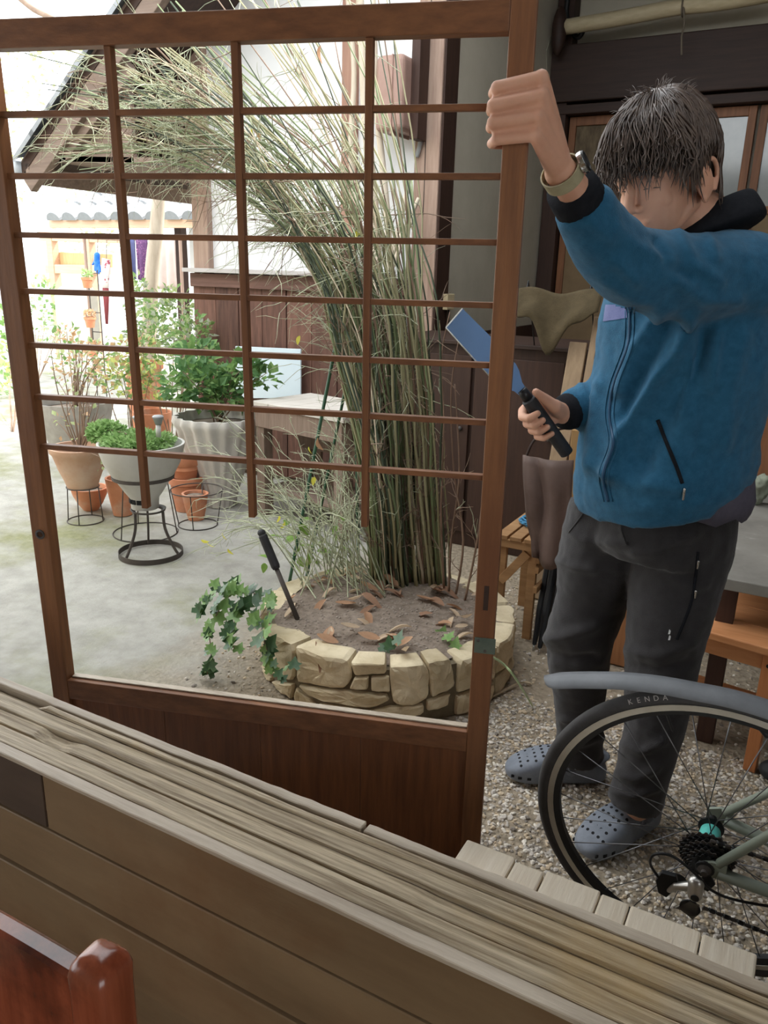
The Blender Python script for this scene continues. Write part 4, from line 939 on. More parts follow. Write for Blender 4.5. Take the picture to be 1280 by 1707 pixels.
# slatted crate stool
CW = wood('raw_crate_wood', srgb(150, 112, 74), srgb(178, 138, 96), 'x', 3, rough=.7, bump=.3, rnd=.12)
cr = thing('slatted_crate_stand', 'raw timber slatted stand with diagonal brace beside the door edge', 'stand', (-1.0, 2.8, 0))
cx_, cy_ = V((-1, 0, 0)), V((0, 1, 0)); C0 = V((-.828, 2.73, 0))
def Cp(x, y, z): return C0 + cx_ * x + cy_ * y + V((0, 0, z))
CA = (cx_, cy_, V((0, 0, 1)))
for i in range(3): MB().box(Cp(.008 + .056 * i, .155, .408), (.046, .37, .016), CA).build('slat', CW, cr, bevel=.002)
MB().box(Cp(.06, -.012, .384), (.156, .022, .032), CA).build('rail', CW, cr, bevel=.002); MB().box(Cp(.06, .33, .384), (.156, .022, .032), CA).build('rail', CW, cr, bevel=.002)
for x in (.0, .122):
    for y in (.008, .305): MB().box(Cp(x, y, .184), (.034, .022, .368), CA).build('leg', CW, cr, bevel=.002)
for z in (.30, .34, .22): MB().box(Cp(-.026, .155, z), (.016, .36, .026), CA).build('slat', CW, cr, bevel=.002)
MB().bar(Cp(.02, -.006, .355), Cp(.12, -.006, .22), .014, .034, (0, 0, 1)).build('brace', CW, cr, bevel=.002)
# blue rope on the stand
rp = []
r3 = random.Random(5)
for k in range(90): a = k * .55; rp.append(Cp(.065 + .045 * cos(a) * (1 + .2 * sin(k * 1.7)), .19 + .07 * sin(a) + .02 * sin(k * .9), .4215 + .0006 * k * .3))
tag(MB().tube(spline(rp, 3), .0035, 6).build('rope_coil', mat('blue_rope', srgb(62, 128, 168), srgb(82, 148, 186), 60, rough=.7), None, smooth=True), 'tangled coil of thin blue rope on the slatted stand', 'rope')
# dark cupboard against the grey wall
cb = thing('dark_cupboard', 'dark brown wooden cupboard standing against the grey plaster wall', 'cupboard', (-1.25, 3.9, 0))
MB().box((-1.24, 3.87, .515), (1.38, .52, 1.03)).build('carcass', M_DARKWZ, cb, bevel=.004)
MB().box((-1.24, 3.86, 1.04), (1.42, .56, .02)).build('top_board', M_DARKW, cb, bevel=.003)
for i in range(3): d = MB().box((-1.70 + .46 * i, 3.602, .53), (.44, .016, .9)).build('door', M_DARKWZ, cb, bevel=.003); MB().ell((-1.52 + .46 * i, 3.585, .62), .012).build('knob', M_IRON, d, smooth=True)
# objects in front of it
tn = wood('tan_plank_wood', srgb(132, 110, 86), srgb(158, 134, 106), 'z', 2.5, rough=.7, bump=.3, rnd=.1)
pb = MB().prism([N(x, y, 3.12) for x, y in ((941, 545), (948, 535), (966, 535), (969, 542), (952, 668), (925, 668))], (0, .03, 0))
def lean_board(name, a0, a1, top, n0, n1, m, label):
    t = thing(name, label, 'board', ((a0 + a1) / 2, n0, 0))
    ax = V((0, n1 - n0, top)).normalized(); q = V((0, 0, 0)); xx = V((1, 0, 0)); nn = xx.cross(ax)
    MB().box(V(((a0 + a1) / 2, (n0 + n1) / 2 + .012, top / 2 + .004)), (a1 - a0, .024, sqrt(top ** 2 + (n1 - n0) ** 2)), (xx, nn, ax)).build('plank', m, t, bevel=.004)
    return t, ax
t1, a1_ = lean_board('timber_plank', -.875, -.795, 1.195, 3.12, 3.46, tn, 'tall tan plank with an oval slot leaning against the cupboard')
c_ = V((-.835, 3.12, 0)) + a1_ * 1.10; MB().cap(c_ - a1_ * .03 - V((0, .004, 0)), c_ + a1_ * .03 - V((0, .004, 0)), .009, .009).build('slot', M_HOLE, t1, smooth=True)
lean_board('timber_plank', -.965, -.888, 1.085, 3.12, 3.44, tn, 'plain shorter tan plank leaning against the cupboard')
# olive cloth over the boards
M_OLIVE = mat('olive_canvas', srgb(64, 54, 34), srgb(78, 66, 44), 24, rough=.9, bump=.5, bsc=160)
grid = []; cl = MB()
for j in range(15):
    for i in range(23):
        u = i / 22; v = j / 14; x = -1.22 + .38 * u; drop = v * (.10 + .14 * math.exp(-((u - .48) / .22) ** 2) + .02 * sin(u * 17))
        y = 3.44 - .02 * v - .035 * sin(v * pi / 2) - .018 * noise.noise(V((u * 4, v * 2, 1))); z = 1.30 + .012 * sin(u * 9) - drop
        cl.v.append((x, y, z))
for j in range(14):
    for i in range(22): cl.f.append((j * 23 + i, j * 23 + i + 1, (j + 1) * 23 + i + 1, (j + 1) * 23 + i))
oc = thing('canvas_sheet', 'olive canvas sheet hung above the dark cupboard', 'cloth', (-1.03, 3.44, 1.05)); c1 = cl.build('sheet', M_OLIVE, oc, smooth=True); sm = c1.modifiers.new('s', 'SOLIDIFY'); sm.thickness = .006
for u_ in (-1.18, -.90): MB().tube([(u_, 3.44, 1.295), (u_, 3.46, 1.34), (u_, 3.62, 1.045)], .003, 6).build('hanging_cord', M_BLACK, oc)
# cardboard box, brown apron bag, folded umbrellas
tag(MB().box((-.715, 3.03, .40), (.15, .14, .80)).build('cardboard_box', mat('cardboard', srgb(150, 116, 74), srgb(164, 130, 86), 8, rough=.8), None, bevel=.004), 'tall tan cardboard box behind the lowered hand', 'box')
ap = MB()
for j in range(13):
    for i in range(15):
        u = i / 14; v = j / 12; x = -.868 + .06 * v + (.165 - .03 * v) * u; z = .745 - .40 * v * (1 - .12 * abs(u - .55)); y = 2.665 - .02 * sin(u * pi) - .028 * noise.noise(V((u * 3.2, v * 2.2, 4))) - .015 * sin(u * 11 + v * 2)
        ap.v.append((x, y, z))
for j in range(12):
    for i in range(14): ap.f.append((j * 15 + i, j * 15 + i + 1, (j + 1) * 15 + i + 1, (j + 1) * 15 + i))
apo = thing('brown_bag', 'limp brown fabric bag hanging behind the tool handle', 'bag', (-.81, 2.70, .34)); q = ap.build('bag_body', mat('brown_nylon', srgb(96, 78, 70), srgb(116, 96, 88), 10, rough=.55, bump=.4, bsc=30), apo, smooth=True); sm = q.modifiers.new('s', 'SOLIDIFY'); sm.thickness = .012
MB().tube(spline([(-.875, 2.69, .73), (-.85, 2.72, .80), (-.78, 2.80, .83), (-.735, 2.945, .812), (-.72, 2.95, .80)], 6), .005, 6).build('bag_strap', M_DARKW, apo, smooth=True)
for k, (b0, b1) in enumerate((((897, 1092), (943, 856)), ((913, 1097), (958, 852)), ((888, 1086), (932, 866)))):
    p0 = G(*b0); p1 = N(b1[0], b1[1], (2.84, 2.78, 2.92)[k]); um = thing('folded_umbrella', ('folded black umbrella, middle one of three by the slatted stand', 'folded black umbrella of the three standing nearest the man', 'folded black umbrella of the three standing closest to the slatted stand')[k], 'umbrella', p0, 'folded black umbrellas'); d = (p1 - p0)
    MB().tube([p0, p0 + d * .06], .0035, 8).build('ferrule', M_STEEL, um, smooth=True)
    MB().tube([p0 + d * .05, p0 + d * .3, p0 + d * .7, p0 + d * .9], [.008, .018, .022, .012], 8).build('canopy', M_BLACK, um, smooth=False)
    MB().cap(p0 + d * .9, p0 + d * 1.0, .008, .011).build('handle', M_BLACK, um, smooth=True); MB().ell(p0 + d * .93 - V((.008, .012, 0)), .004).build('button', M_STEEL, um, smooth=True)
# plywood board between the legs and cabinet to the right
tag(MB().box((-.455, 2.70, .30), (.17, .018, .59), (V((1, 0, 0)), V((0, 1, 0)), V((-.06, 0, 1)).normalized())).build('plywood_board', wood('brown_ply', srgb(142, 96, 62), srgb(164, 116, 78), 'z', 3), None, bevel=.002), 'brown plywood board standing upright behind the man\'s legs', 'board')
cab = thing('wooden_cabinet', 'warm brown wooden cabinet behind the worktop table', 'cabinet', (.2, 3.6, 0))
MB().box((.22, 3.58, .56), (.90, .40, 1.12)).build('carcass', M_BROWNZ, cab, bevel=.004); MB().box((.22, 3.57, 1.135), (.96, .44, .03)).build('top_board', M_DARKW, cab, bevel=.003); MB().box((.22, 3.376, .55), (.4, .012, .9)).build('door', M_BROWNZ, cab, bevel=.003)
tag(MB().box((-.075, 3.24, .765), (.035, .02, .42), (V((1, 0, 0)), V((0, 1, 0)), V((.06, 0, 1)).normalized())).build('white_batten', mat('white_painted_wood', srgb(196, 192, 184), srgb(210, 206, 198), 6, rough=.7), None, bevel=.002), 'white painted batten standing on the grey worktop', 'batten')
rg = MB(); rg.ell((-.13, 3.20, .60), (.035, .03, .05)); rg.ell((-.115, 3.19, .64), (.03, .03, .035)); rg.cap((-.14, 3.19, .57), (-.10, 3.21, .62), .02, .03)
tag(mk('crumpled_rag', remesh(rg, .006, 1, folder([], .012, 40)), mat('grey_green_rag', srgb(112, 116, 100), srgb(134, 138, 122), 30, rough=.9), None, smooth=True), 'crumpled grey green rag on the worktop beside the batten', 'rag')
# pole with bracket on the far wall
pl = thing('bamboo_pole', 'pale bamboo pole slung along the far wall above the beam', 'pole', (-1.35, 5.88, 2.95))
MB().tube(spline([N(943, 45, 5.88), N(1040, 29, 5.88), N(1130, 12, 5.88), N(1200, 4, 5.88), N(1290, -12, 5.88)], 6), .048, 14).build('cane', mat('aged_bamboo', srgb(176, 160, 128), srgb(196, 182, 150), 12, (1, 4, 4), rough=.6, bump=.2), pl, smooth=True)
e_ = N(932, 52, 5.86); MB().ell(e_, (.05, .05, .15)).build('bracket', M_DARKW, pl, smooth=True)
MB().tube([N(1139, 8, 5.84), N(1141, 40, 5.84), N(1136, 60, 5.84), N(1136, 92, 5.84)], .006, 6).build('cord', mat('grey_cord', srgb(110, 100, 86), rough=.9), pl); MB().torus(N(1139, 12, 5.88), .052, .006, 20, 6, (V((0, 1, 0)), V((0, 0, 1)), V((1, 0, 0)))).build('cord_loop', MATS['grey_cord'], pl)
tag(MB().tube(spline([N(946, 0, 6.0), N(944, 20, 6.0), N(948, 40, 6.0), N(962, 62, 6.0), N(972, 50, 6.0), N(966, 40, 6.0)], 6), .018, 8).build('power_cable', M_BLACK, None, smooth=True), 'black cable coiled behind the end of the bamboo pole', 'cable')
# ground litter under the roof, by the door edge
gl = MB(); P0 = [G(800, 1180), G(835, 1160), G(868, 1143), G(885, 1146)]; sp = spline(P0, 5); rings = []
for i, p in enumerate(sp):
    w = .016 * sin(pi * (i + .3) / (len(sp) - .4)) + .001; s_ = V((.5, .86, 0)); rings.append([p + s_ * w + V((0, 0, .014)), p + V((0, 0, .009)), p - s_ * w + V((0, 0, .016))])
tag(MB().quadloop(rings, False).build('long_dry_leaf', mat('pale_dry_leaf', srgb(176, 158, 130), srgb(196, 180, 154), 20, (1, 6, 1), rough=.8, transl=.2), None, smooth=True), 'long pale dry leaf lying on the gravel by the door', 'leaf')
tag(MB().tube(spline([Zd(818, 1094, 1.95), Zd(840, 1108, 2.0), Zd(862, 1135, 2.05), G(888, 1178, .004)], 6), [.003] * 18 + [.002], 7).build('green_stalk', mat('pale_green_stalk', srgb(170, 190, 140), srgb(190, 204, 160), 20, rough=.5), None, smooth=True), 'pale green stalk arching from the planter to the gravel', 'stalk')
# toe of a shoe beside the stool leg
sh_ = MB(); c = G(1290, 1300); sh_.ell(c + V((0, 0, .028)), (.045, .04, .03)); sh_.ell(c + V((.06, .02, .034)), (.08, .045, .036))
tag(mk('black_shoe', remesh(sh_, .006, 2), M_RUB, None, smooth=True), 'rounded toe of a black shoe on the gravel beside the stool', 'shoe')
# ================================================================ STONE PLANTER AND SHRUB
PC = V((-1.215, 2.305, 0)); PR = .445
def cyl(px, py):
    d = ray(px, py); ox, oy = EYEP.x - PC.x, EYEP.y - PC.y
    a = d.x * d.x + d.y * d.y; b = ox * d.x + oy * d.y; c = ox * ox + oy * oy - PR * PR; D = b * b - a * c
    t = (-b - sqrt(D)) / a if D > 0 else -b / a
    p = EYEP + d * t; return atan2(p.y - PC.y, p.x - PC.x) , p.z
planter = thing('stone_planter', 'round planter ring of rough pale yellow stones around the tall shrub', 'planter', PC)
M_STONE = mat('pale_sandstone', srgb(178, 160, 126), srgb(216, 202, 172), 7, rough=.9, bump=1.6, bsc=26, rnd=.10, c3=srgb(126, 124, 88), sc3=6, t3=(.58, .78), vor=False)
M_MORT = mat('dark_mortar', srgb(96, 86, 68), srgb(120, 108, 88), 20, rough=.95, bump=.5)
def stone(poly, seed):      # poly: list of (theta, z)
    n = 28; ct = sum(p[0] for p in poly) / len(poly); cz = sum(p[1] for p in poly) / len(poly)
    # resample the outline
    per = []; m = len(poly)
    L = [sqrt(((poly[(i + 1) % m][0] - poly[i][0]) * PR) ** 2 + (poly[(i + 1) % m][1] - poly[i][1]) ** 2) for i in range(m)]; T = sum(L)
    for k in range(n):
        s = T * k / n; i = 0
        while s > L[i] and i < m - 1: s -= L[i]; i += 1
        f = s / max(L[i], 1e-6); per.append((lerp(poly[i][0], poly[(i + 1) % m][0], f), lerp(poly[i][1], poly[(i + 1) % m][1], f)))
    per = [((6 * per[i][0] + per[i - 1][0] + per[(i + 1) % n][0]) / 8, (6 * per[i][1] + per[i - 1][1] + per[(i + 1) % n][1]) / 8) for i in range(n)]
    rings = []
    for sc, r in ((1.0, PR - .075), (1.01, PR - .02), (1.01, PR - .003), (.975, PR + .006), (.8, PR + .010), (.45, PR + .010), (.05, PR + .010)):
        ring = []
        for t, z in per:
            tt = ct + (t - ct) * sc; zz = cz + (z - cz) * sc
            q = r + .010 * noise.noise(V((tt * 7, zz * 22, seed * 3.7))) + .006 * noise.noise(V((tt * 22, zz * 55, seed * 1.3))); ring.append(V((PC.x + q * cos(tt), PC.y + q * sin(tt), max(.001, zz))))
        rings.append(ring)
    MB().quadloop(rings).build('stone', M_STONE, planter, smooth=False)
def SP(pts): return [(300 + x / 2.286, 860 + y / 2.286) for x, y in pts]
ST = [((275, 430), (300, 395), (440, 478), (434, 630), (285, 592)), ((446, 492), (640, 545), (656, 612), (632, 655), (452, 628)), ((654, 552), (780, 556), (788, 600), (664, 606)), ((664, 616), (718, 612), (716, 660), (648, 655)), ((728, 614), (798, 612), (800, 668), (730, 662)),
      ((800, 572), (930, 560), (950, 600), (948, 692), (890, 722), (812, 712), (800, 640)), ((942, 556), (1030, 510), (1044, 640), (1010, 668), (958, 690)), ((452, 642), (632, 664), (798, 680), (800, 700), (735, 734), (640, 716), (500, 690)), ((440, 655), (500, 700), (516, 726), (440, 712)), ((528, 716), (640, 726), (700, 744), (700, 775), (520, 745)), ((712, 744), (800, 726), (930, 716), (930, 750), (820, 775), (712, 770)), ((940, 704), (1028, 672), (1020, 715), (940, 742)), ((356, 628), (432, 640), (428, 695), (372, 690)), ((288, 600), (348, 616), (350, 668), (300, 640))]
amin, amax = 9, -9
for k, s in enumerate(ST):
    pl_ = [cyl(x, y) for x, y in SP(s)]; pl_ = [(t, min(max(z, .002), .215)) for t, z in pl_]; stone(pl_, k)
    for t, z in pl_: amin = min(amin, t); amax = max(amax, t)
t = amax + .03; k = 20
while t < amin + 2 * pi - .05:
    w = min(rng.uniform(.35, .6), amin + 2 * pi - .03 - t)
    if w > .1: stone([(t, .085), (t + w - .03, .085), (t + w - .03, .20 + rng.uniform(-.01, .01)), (t, .20 + rng.uniform(-.01, .01))], k); stone([(t, .004), (t + w - .03, .004), (t + w - .03, .075), (t, .075)], k + 50)
    t += w; k += 1
MB().lathe([(PR - .008, 0), (PR - .010, .185), (PR - .07, .185), (PR - .07, 0)], PC, 56).build('mortar', M_MORT, planter)
def soilz(x, y):
    d = sqrt((x - PC.x) ** 2 + (y - PC.y) ** 2) / PR; return .185 + .035 * (1 - d * d) + .010 * noise.noise(V((x * 9, y * 9, 0)))
sm_ = MB(); rings = []
for i in range(14):
    r = (PR - .035) * (1 - i / 13.2); rings.append([V((PC.x + r * cos(2 * pi * j / 48), PC.y + r * sin(2 * pi * j / 48), soilz(PC.x + r * cos(2 * pi * j / 48), PC.y + r * sin(2 * pi * j / 48)))) for j in range(48)])
sm_.quadloop(rings, True, False, True).build('soil', mat('crumbly_soil', srgb(112, 98, 86), srgb(150, 136, 122), 40, rough=.95, bump=1.2, bsc=90), planter, smooth=True)
bm = bmesh.new(); bmesh.ops.create_icosphere(bm, subdivisions=1, radius=1); _iv = [v.co.copy() for v in bm.verts]; _if = [[v.index for v in f.verts] for f in bm.faces]; bm.free()
cm = MB()
for i in range(1500):
    a = rng.uniform(0, 2 * pi); r = (PR - .05) * sqrt(rng.random()); x, y = PC.x + r * cos(a), PC.y + r * sin(a); s = rng.uniform(.002, .006) * (1.7 if rng.random() < .05 else 1); b = len(cm.v); z = soilz(x, y)
    for v in _iv: cm.v.append((x + v.x * s * rng.uniform(.7, 1.2), y + v.y * s, z + v.z * s * .7))
    cm.f.extend([tuple(b + k for k in f) for f in _if])
q = cm.build('soil_crumbs', mat('soil_grit', srgb(128, 116, 104), srgb(166, 154, 142), 90, rough=.95), planter); q['kind'] = 'stuff'
# ---- leaf builders
def leaf_mesh(L, W, fold=.25, curl=.2, seg=5):
    mb = MB(); rings = []
    for i in range(seg + 1):
        t = i / seg; w = W * (sin(pi * min(1, t * .92 + .04)) ** .8) * (1 - .25 * t); z = -curl * L * t * t
        rings.append([V((-w, L * t, z + fold * w)), V((0, L * t, z)), V((w, L * t, z + fold * w))])
    mb.quadloop(rings, False); return mb
def ivy_mesh(s):
    pts = [(0, -.05), (.28, -.28), (.52, -.05), (.36, .12), (.62, .34), (.30, .42), (0, .92), (-.30, .42), (-.62, .34), (-.36, .12), (-.52, -.05), (-.28, -.28)]
    mb = MB(); mb.v.append((0, .15 * s, -.03 * s)); mb.v += [(x * s, y * s, .10 * abs(x) * s) for x, y in pts]
    for i in range(12): mb.f.append((0, 1 + i, 1 + (i + 1) % 12))
    return mb
def mesh_of(mb, name, m):
    me = bpy.data.meshes.new(name); me.from_pydata(mb.v, [], mb.f); me.update(); me.materials.append(m); me.polygons.foreach_set('use_smooth', [True] * len(me.polygons)); return me
def put(me, name, loc, rot, parent, sc=1.0):
    o = bpy.data.objects.new(name, me); COL.objects.link(o); o.matrix_basis = Matrix.LocRotScale(V(loc), rot if not isinstance(rot, tuple) else __import__('mathutils').Euler(rot), V((sc, sc, sc)))
    if parent is not None: attach(o, parent)
    return o
M_DRY = [mat('dry_leaf_%d' % i, c, c2, 14, rough=.8, transl=.25) for i, (c, c2) in enumerate(((srgb(168, 126, 96), srgb(198, 160, 128)), (srgb(204, 178, 148), srgb(224, 204, 178)), (srgb(142, 108, 86), srgb(172, 136, 110))))]
DL = [mesh_of(leaf_mesh(L, W, f, c), 'dry_leaf', M_DRY[i % 3]) for i, (L, W, f, c) in enumerate(((.095, .017, .6, .5), (.08, .015, .8, -.45), (.11, .016, .5, .6), (.07, .022, .4, -.35), (.085, .013, .9, .5)))]
lab = ('curled russet dry leaf lying on the planter soil', 'pale tan dry leaf lying on the planter soil', 'long dark brown dry leaf lying on the planter soil', 'short broad russet dry leaf on the planter soil', 'narrow tan dry leaf on the planter soil')
for i in range(62):
    if i < 34: p = G(rng.uniform(430, 780), rng.uniform(975, 1075), .21)
    else: a = rng.uniform(0, 6.28); r = PR * .85 * sqrt(rng.random()); p = V((PC.x + r * cos(a), PC.y + r * sin(a), 0))
    if (p - PC).to_2d().length > PR - .06: continue
    z = soilz(p.x, p.y) + .016; tag(put(DL[i % 5], 'dry_leaf', (p.x, p.y, z), (rng.uniform(-.35, .35), rng.uniform(-.4, .4), rng.uniform(0, 6.28)), None), lab[i % 5], 'leaf', 'dry leaves on the planter soil')
# ---- the shrub
shrub = thing('cane_shrub', 'tall arching shrub of many slender green and brown canes in the stone planter', 'shrub', (-1.2, 2.5, .2))
CM = [mat('cane_%s' % k, c, c2, 9, (1, 1, .2), rough=.55, bump=.2) for k, c, c2 in (('green', srgb(104, 118, 80), srgb(136, 148, 108)), ('olive', srgb(140, 136, 102), srgb(170, 164, 128)), ('brown', srgb(112, 88, 72), srgb(150, 124, 104)), ('dark', srgb(52, 62, 48), srgb(78, 88, 68)), ('tan', srgb(188, 170, 144), srgb(212, 196, 172)))]
canes = []
rc = random.Random(11)
for i in range(118):
    s = rc.random() ** .85; nn = rc.uniform(2.36, 2.66)
    xb = 618 + 128 * s + rc.uniform(-8, 8); xm = 546 + 172 * s + rc.uniform(-22, 22)
    x3 = interp([0, .35, .7, 1], [420, 520, 610, 690], s) + rc.uniform(-35, 35)
    k = rc.random()
    xt = interp([0, .3, .6, .85, 1], [95, 250, 400, 540, 660], s) + rc.uniform(-70, 60); yt = interp([0, .3, .6, 1], [150, 60, 0, -10], s) + rc.uniform(-50, 90)
    nt = nn + interp([0, 1], [-.25, .15], s) + rc.uniform(-.12, .15)
    yb = 985 - (nn - 2.36) * 80
    base = G(xb, yb, .2); base.z = soilz(base.x, base.y) - .015
    P = [base, N(xb - 6 + (xm - xb) * .16, 830, lerp(base.y, nn, .3)), N((xb * .45 + xm * .55), 660, lerp(base.y, nn, .7)), N(xm, 500, nn), N(x3, 300, lerp(nn, nt, .5)), N(xt, yt, nt)]
    if rc.random() < .42: P = P[:5] if rc.random() < .55 else P[:4]
    pts = spline(P, 4); r0 = rc.uniform(.0036, .0070)
    pts = [q + V((rc.uniform(-.004, .004), rc.uniform(-.004, .004), 0)) * (1 if 0 < j else 0) for j, q in enumerate(pts)]
    MB().tube(pts, [lerp(r0, r0 * .5, j / (len(pts) - 1)) for j in range(len(pts))], 6).build('cane', CM[rc.choice((0, 0, 0, 3, 3, 1, 4, 2) if s < .6 else (0, 1, 3, 2, 2, 1, 4))], shrub, smooth=True); canes.append((pts, s))
for i in range(46):   # outer sprays sweeping far left
    nn = rc.uniform(2.3, 2.55); xb = rc.uniform(618, 670); q0 = G(xb, 975, .2); q0.z = soilz(q0.x, q0.y) - .015; xt, yt = rc.uniform(30, 330), rc.uniform(70, 290)
    pts = spline([q0, N(xb - 12, 820, nn), N(rc.uniform(560, 610), 600, nn), N(rc.uniform(500, 560), 430, nn), N(lerp(520, xt, .5) + rc.uniform(-20, 20), lerp(330, yt, .55) - 25, nn - .1), N(xt, yt, nn - rc.uniform(.1, .35))], 4); r0 = rc.uniform(.0035, .006)
    MB().tube(pts, [lerp(r0, r0 * .3, j / (len(pts) - 1)) for j in range(len(pts))], 6).build('cane', CM[rc.choice((0, 1, 3, 4, 1))], shrub, smooth=True); canes.append((pts, .1))
for L in (((748, 985), (752, 900), (765, 800), (762, 700), (758, 640)), ((760, 990), (772, 900), (756, 780), (752, 650), (766, 560)), ((775, 1000), (790, 930), (800, 870), (806, 800)), ((740, 980), (735, 850), (740, 700), (735, 600), (750, 520))):
    nn = 2.5; P = [N(x, y, nn) for x, y in L]; pts = spline(P, 4); MB().tube(pts, [.005 - .003 * j / len(pts) for j in range(len(pts))], 6).build('cane', CM[2], shrub, smooth=True); canes.append((pts, 1.0))
tw = [MB(), MB(), MB()]
def twig(mb, p, d, L, r, droop=.0, kids=1):
    pts = [p]; q = p.copy(); dd = d.normalized()
    for k in range(4):
        dd = (dd + V((rc.uniform(-.22, .22), rc.uniform(-.22, .22), rc.uniform(-.22, .22) - droop))).normalized(); q = q + dd * (L / 4); pts.append(q.copy())
        if kids and rc.random() < .5: twig(mb, q, (dd + V((rc.uniform(-.9, .9), rc.uniform(-.6, .6), rc.uniform(-.7, .7)))), L * rc.uniform(.3, .6), r * .7, droop, 0)
    mb.tube(pts, [r, r * .9, r * .75, r * .6, r * .3], 4, cap=False)
for pts, s in canes:
    m = len(pts)
    for k in range(int(9 * (1 - .9 * s))):
        j = rc.randrange(int(m * .62), m - 1); d = (pts[j + 1] - pts[j]).normalized(); side = V((rc.gauss(-.35, .6), rc.uniform(-.6, .5), rc.uniform(-.8, .8)))
        twig(tw[rc.choice((0, 0, 1, 2))], pts[j], d * .25 + side, rc.uniform(.08, .30), rc.uniform(.0010, .0021), .05)
    for k in range(4):
        j = rc.randrange(int(m * .12), int(m * .5) + 1); d = (pts[j + 1] - pts[j]).normalized(); twig(tw[rc.choice((1, 2, 2, 2))], pts[j], d + V((rc.uniform(-.9, .9), rc.uniform(-.9, .4), rc.uniform(-.2, .5))), rc.uniform(.03, .13), rc.uniform(.0012, .0026), 0)
# low pale twigs arching over the planter's edge
for k in range(85):
    b = G(rc.uniform(500, 660), rc.uniform(940, 1000), .215); tx, ty = rc.uniform(330, 620), rc.uniform(690, 940); e = N(tx, ty, rc.uniform(2.1, 2.75)); mid = (b + e) / 2 + V((rc.uniform(-.05, .05), rc.uniform(-.06, .03), rc.uniform(.04, .16)))
    pts = spline([b, mid, e], 5); tw[rc.choice((0, 0, 1))].tube(pts, [.0027 - .0016 * j / len(pts) for j in range(len(pts))], 4, cap=False)
    for j in range(5, len(pts) - 1, 2): twig(tw[rc.choice((0, 0, 1))], pts[j], (pts[j + 1] - pts[j]).normalized() + V((rc.uniform(-.9, .6), rc.uniform(-.7, .4), rc.uniform(-.4, .7))), rc.uniform(.05, .16), .0014, .04)
TM = [mat('twig_pale_green', srgb(176, 182, 148), srgb(206, 210, 182), 12, rough=.6), mat('twig_grey_green', srgb(150, 156, 130), srgb(178, 182, 156), 12, rough=.6), mat('twig_brown', srgb(126, 104, 88), srgb(152, 130, 112), 12, rough=.7)]
for i in range(3): o = tw[i].build('twigs', TM[i], shrub, smooth=True); o['kind'] = 'stuff'
M_YEL = mat('yellow_leaf', srgb(214, 206, 74), srgb(228, 222, 110), 20, rough=.6, transl=.4); M_GRN = mat('fresh_green_leaf', srgb(120, 158, 70), srgb(150, 184, 96), 20, rough=.5, transl=.35)
YL = mesh_of(leaf_mesh(.045, .014, .3, .3), 'leaf', M_YEL); GL = mesh_of(leaf_mesh(.06, .022, .25, .3), 'leaf', M_GRN)
for x, y, n in ((515, 745, 2.5), (524, 795, 2.45), (465, 860, 2.3), (475, 870, 2.3), (345, 905, 2.2), (370, 888, 2.2), (447, 275, 2.4), (450, 268, 2.4), (598, 380, 2.4), (418, 215, 2.4), (335, 900, 2.2), (380, 915, 2.2), (500, 560, 2.4)):
    put(YL, 'leaf', N(x, y, n), (rng.uniform(-2.6, -1.2), rng.uniform(-.6, .6), rng.uniform(0, 6)), shrub, .75)
for i in range(26): put(GL, 'leaf', N(rng.uniform(440, 590), rng.uniform(860, 960), rng.uniform(2.35, 2.65)), (rng.uniform(-1.4, .6), rng.uniform(-.6, .6), rng.uniform(0, 6)), shrub, rng.uniform(.6, 1.1))
OL = mesh_of(leaf_mesh(.05, .02, .5, .4), 'leaf', M_DRY[0])
for x, y in ((535, 76), (415, 222), (530, 730), (420, 215)): put(OL, 'leaf', N(x, y, 2.42), (rng.uniform(-2, 0), rng.uniform(-.6, .6), rng.uniform(0, 6)), shrub)
# ---- ivy
ivy = thing('trailing_ivy', 'trailing ivy with lobed green leaves hanging over the planter edge', 'ivy', G(345, 1125))
M_IVY = mat('ivy_green', srgb(96, 140, 72), srgb(150, 180, 112), 30, rough=.4, transl=.25, spec=.5); M_IVY2 = mat('ivy_dark', srgb(48, 82, 52), srgb(86, 116, 78), 30, rough=.4, transl=.15, spec=.5)
IV = [mesh_of(ivy_mesh(.046), 'leaf', M_IVY), mesh_of(ivy_mesh(.050), 'leaf', M_IVY2)]
vines = [[(420, 1000, 2.02), (395, 985, 1.95), (370, 1010, 1.9), (350, 1050, 1.86), (352, 1090, 1.84), (345, 1125, 1.82)], [(430, 1010, 2.02), (400, 1020, 1.92), (385, 1060, 1.86), (392, 1085, 1.83)], [(425, 990, 2.05), (385, 975, 2.0), (345, 1000, 1.95), (330, 1030, 1.92)], [(455, 1020, 1.99), (440, 1060, 1.86), (452, 1100, 1.84), (470, 1125, 1.83)], [(440, 990, 2.1), (450, 1000, 2.0), (425, 1040, 1.88)]]
for v in vines:
    P = spline([N(x, y, n) for x, y, n in v], 5)
    P = [V((q.x, q.y, max(q.z, .006))) for q in P]
    MB().tube(P, .0018, 5).build('vine', TM[2], ivy, smooth=True)
    for j in range(1, len(P), 1):
        for _r in range(1 if rng.random() < .8 else 2):
            o = P[j] + V((rng.uniform(-.02, .02), rng.uniform(-.03, .005), rng.uniform(-.005, .02))); o.z = max(o.z, .012)
            put(IV[rng.random() < .35], 'leaf', o, (rng.uniform(.5, 1.3), rng.uniform(-.5, .5), rng.uniform(-.9, .6)), ivy, rng.uniform(.6, 1.15))
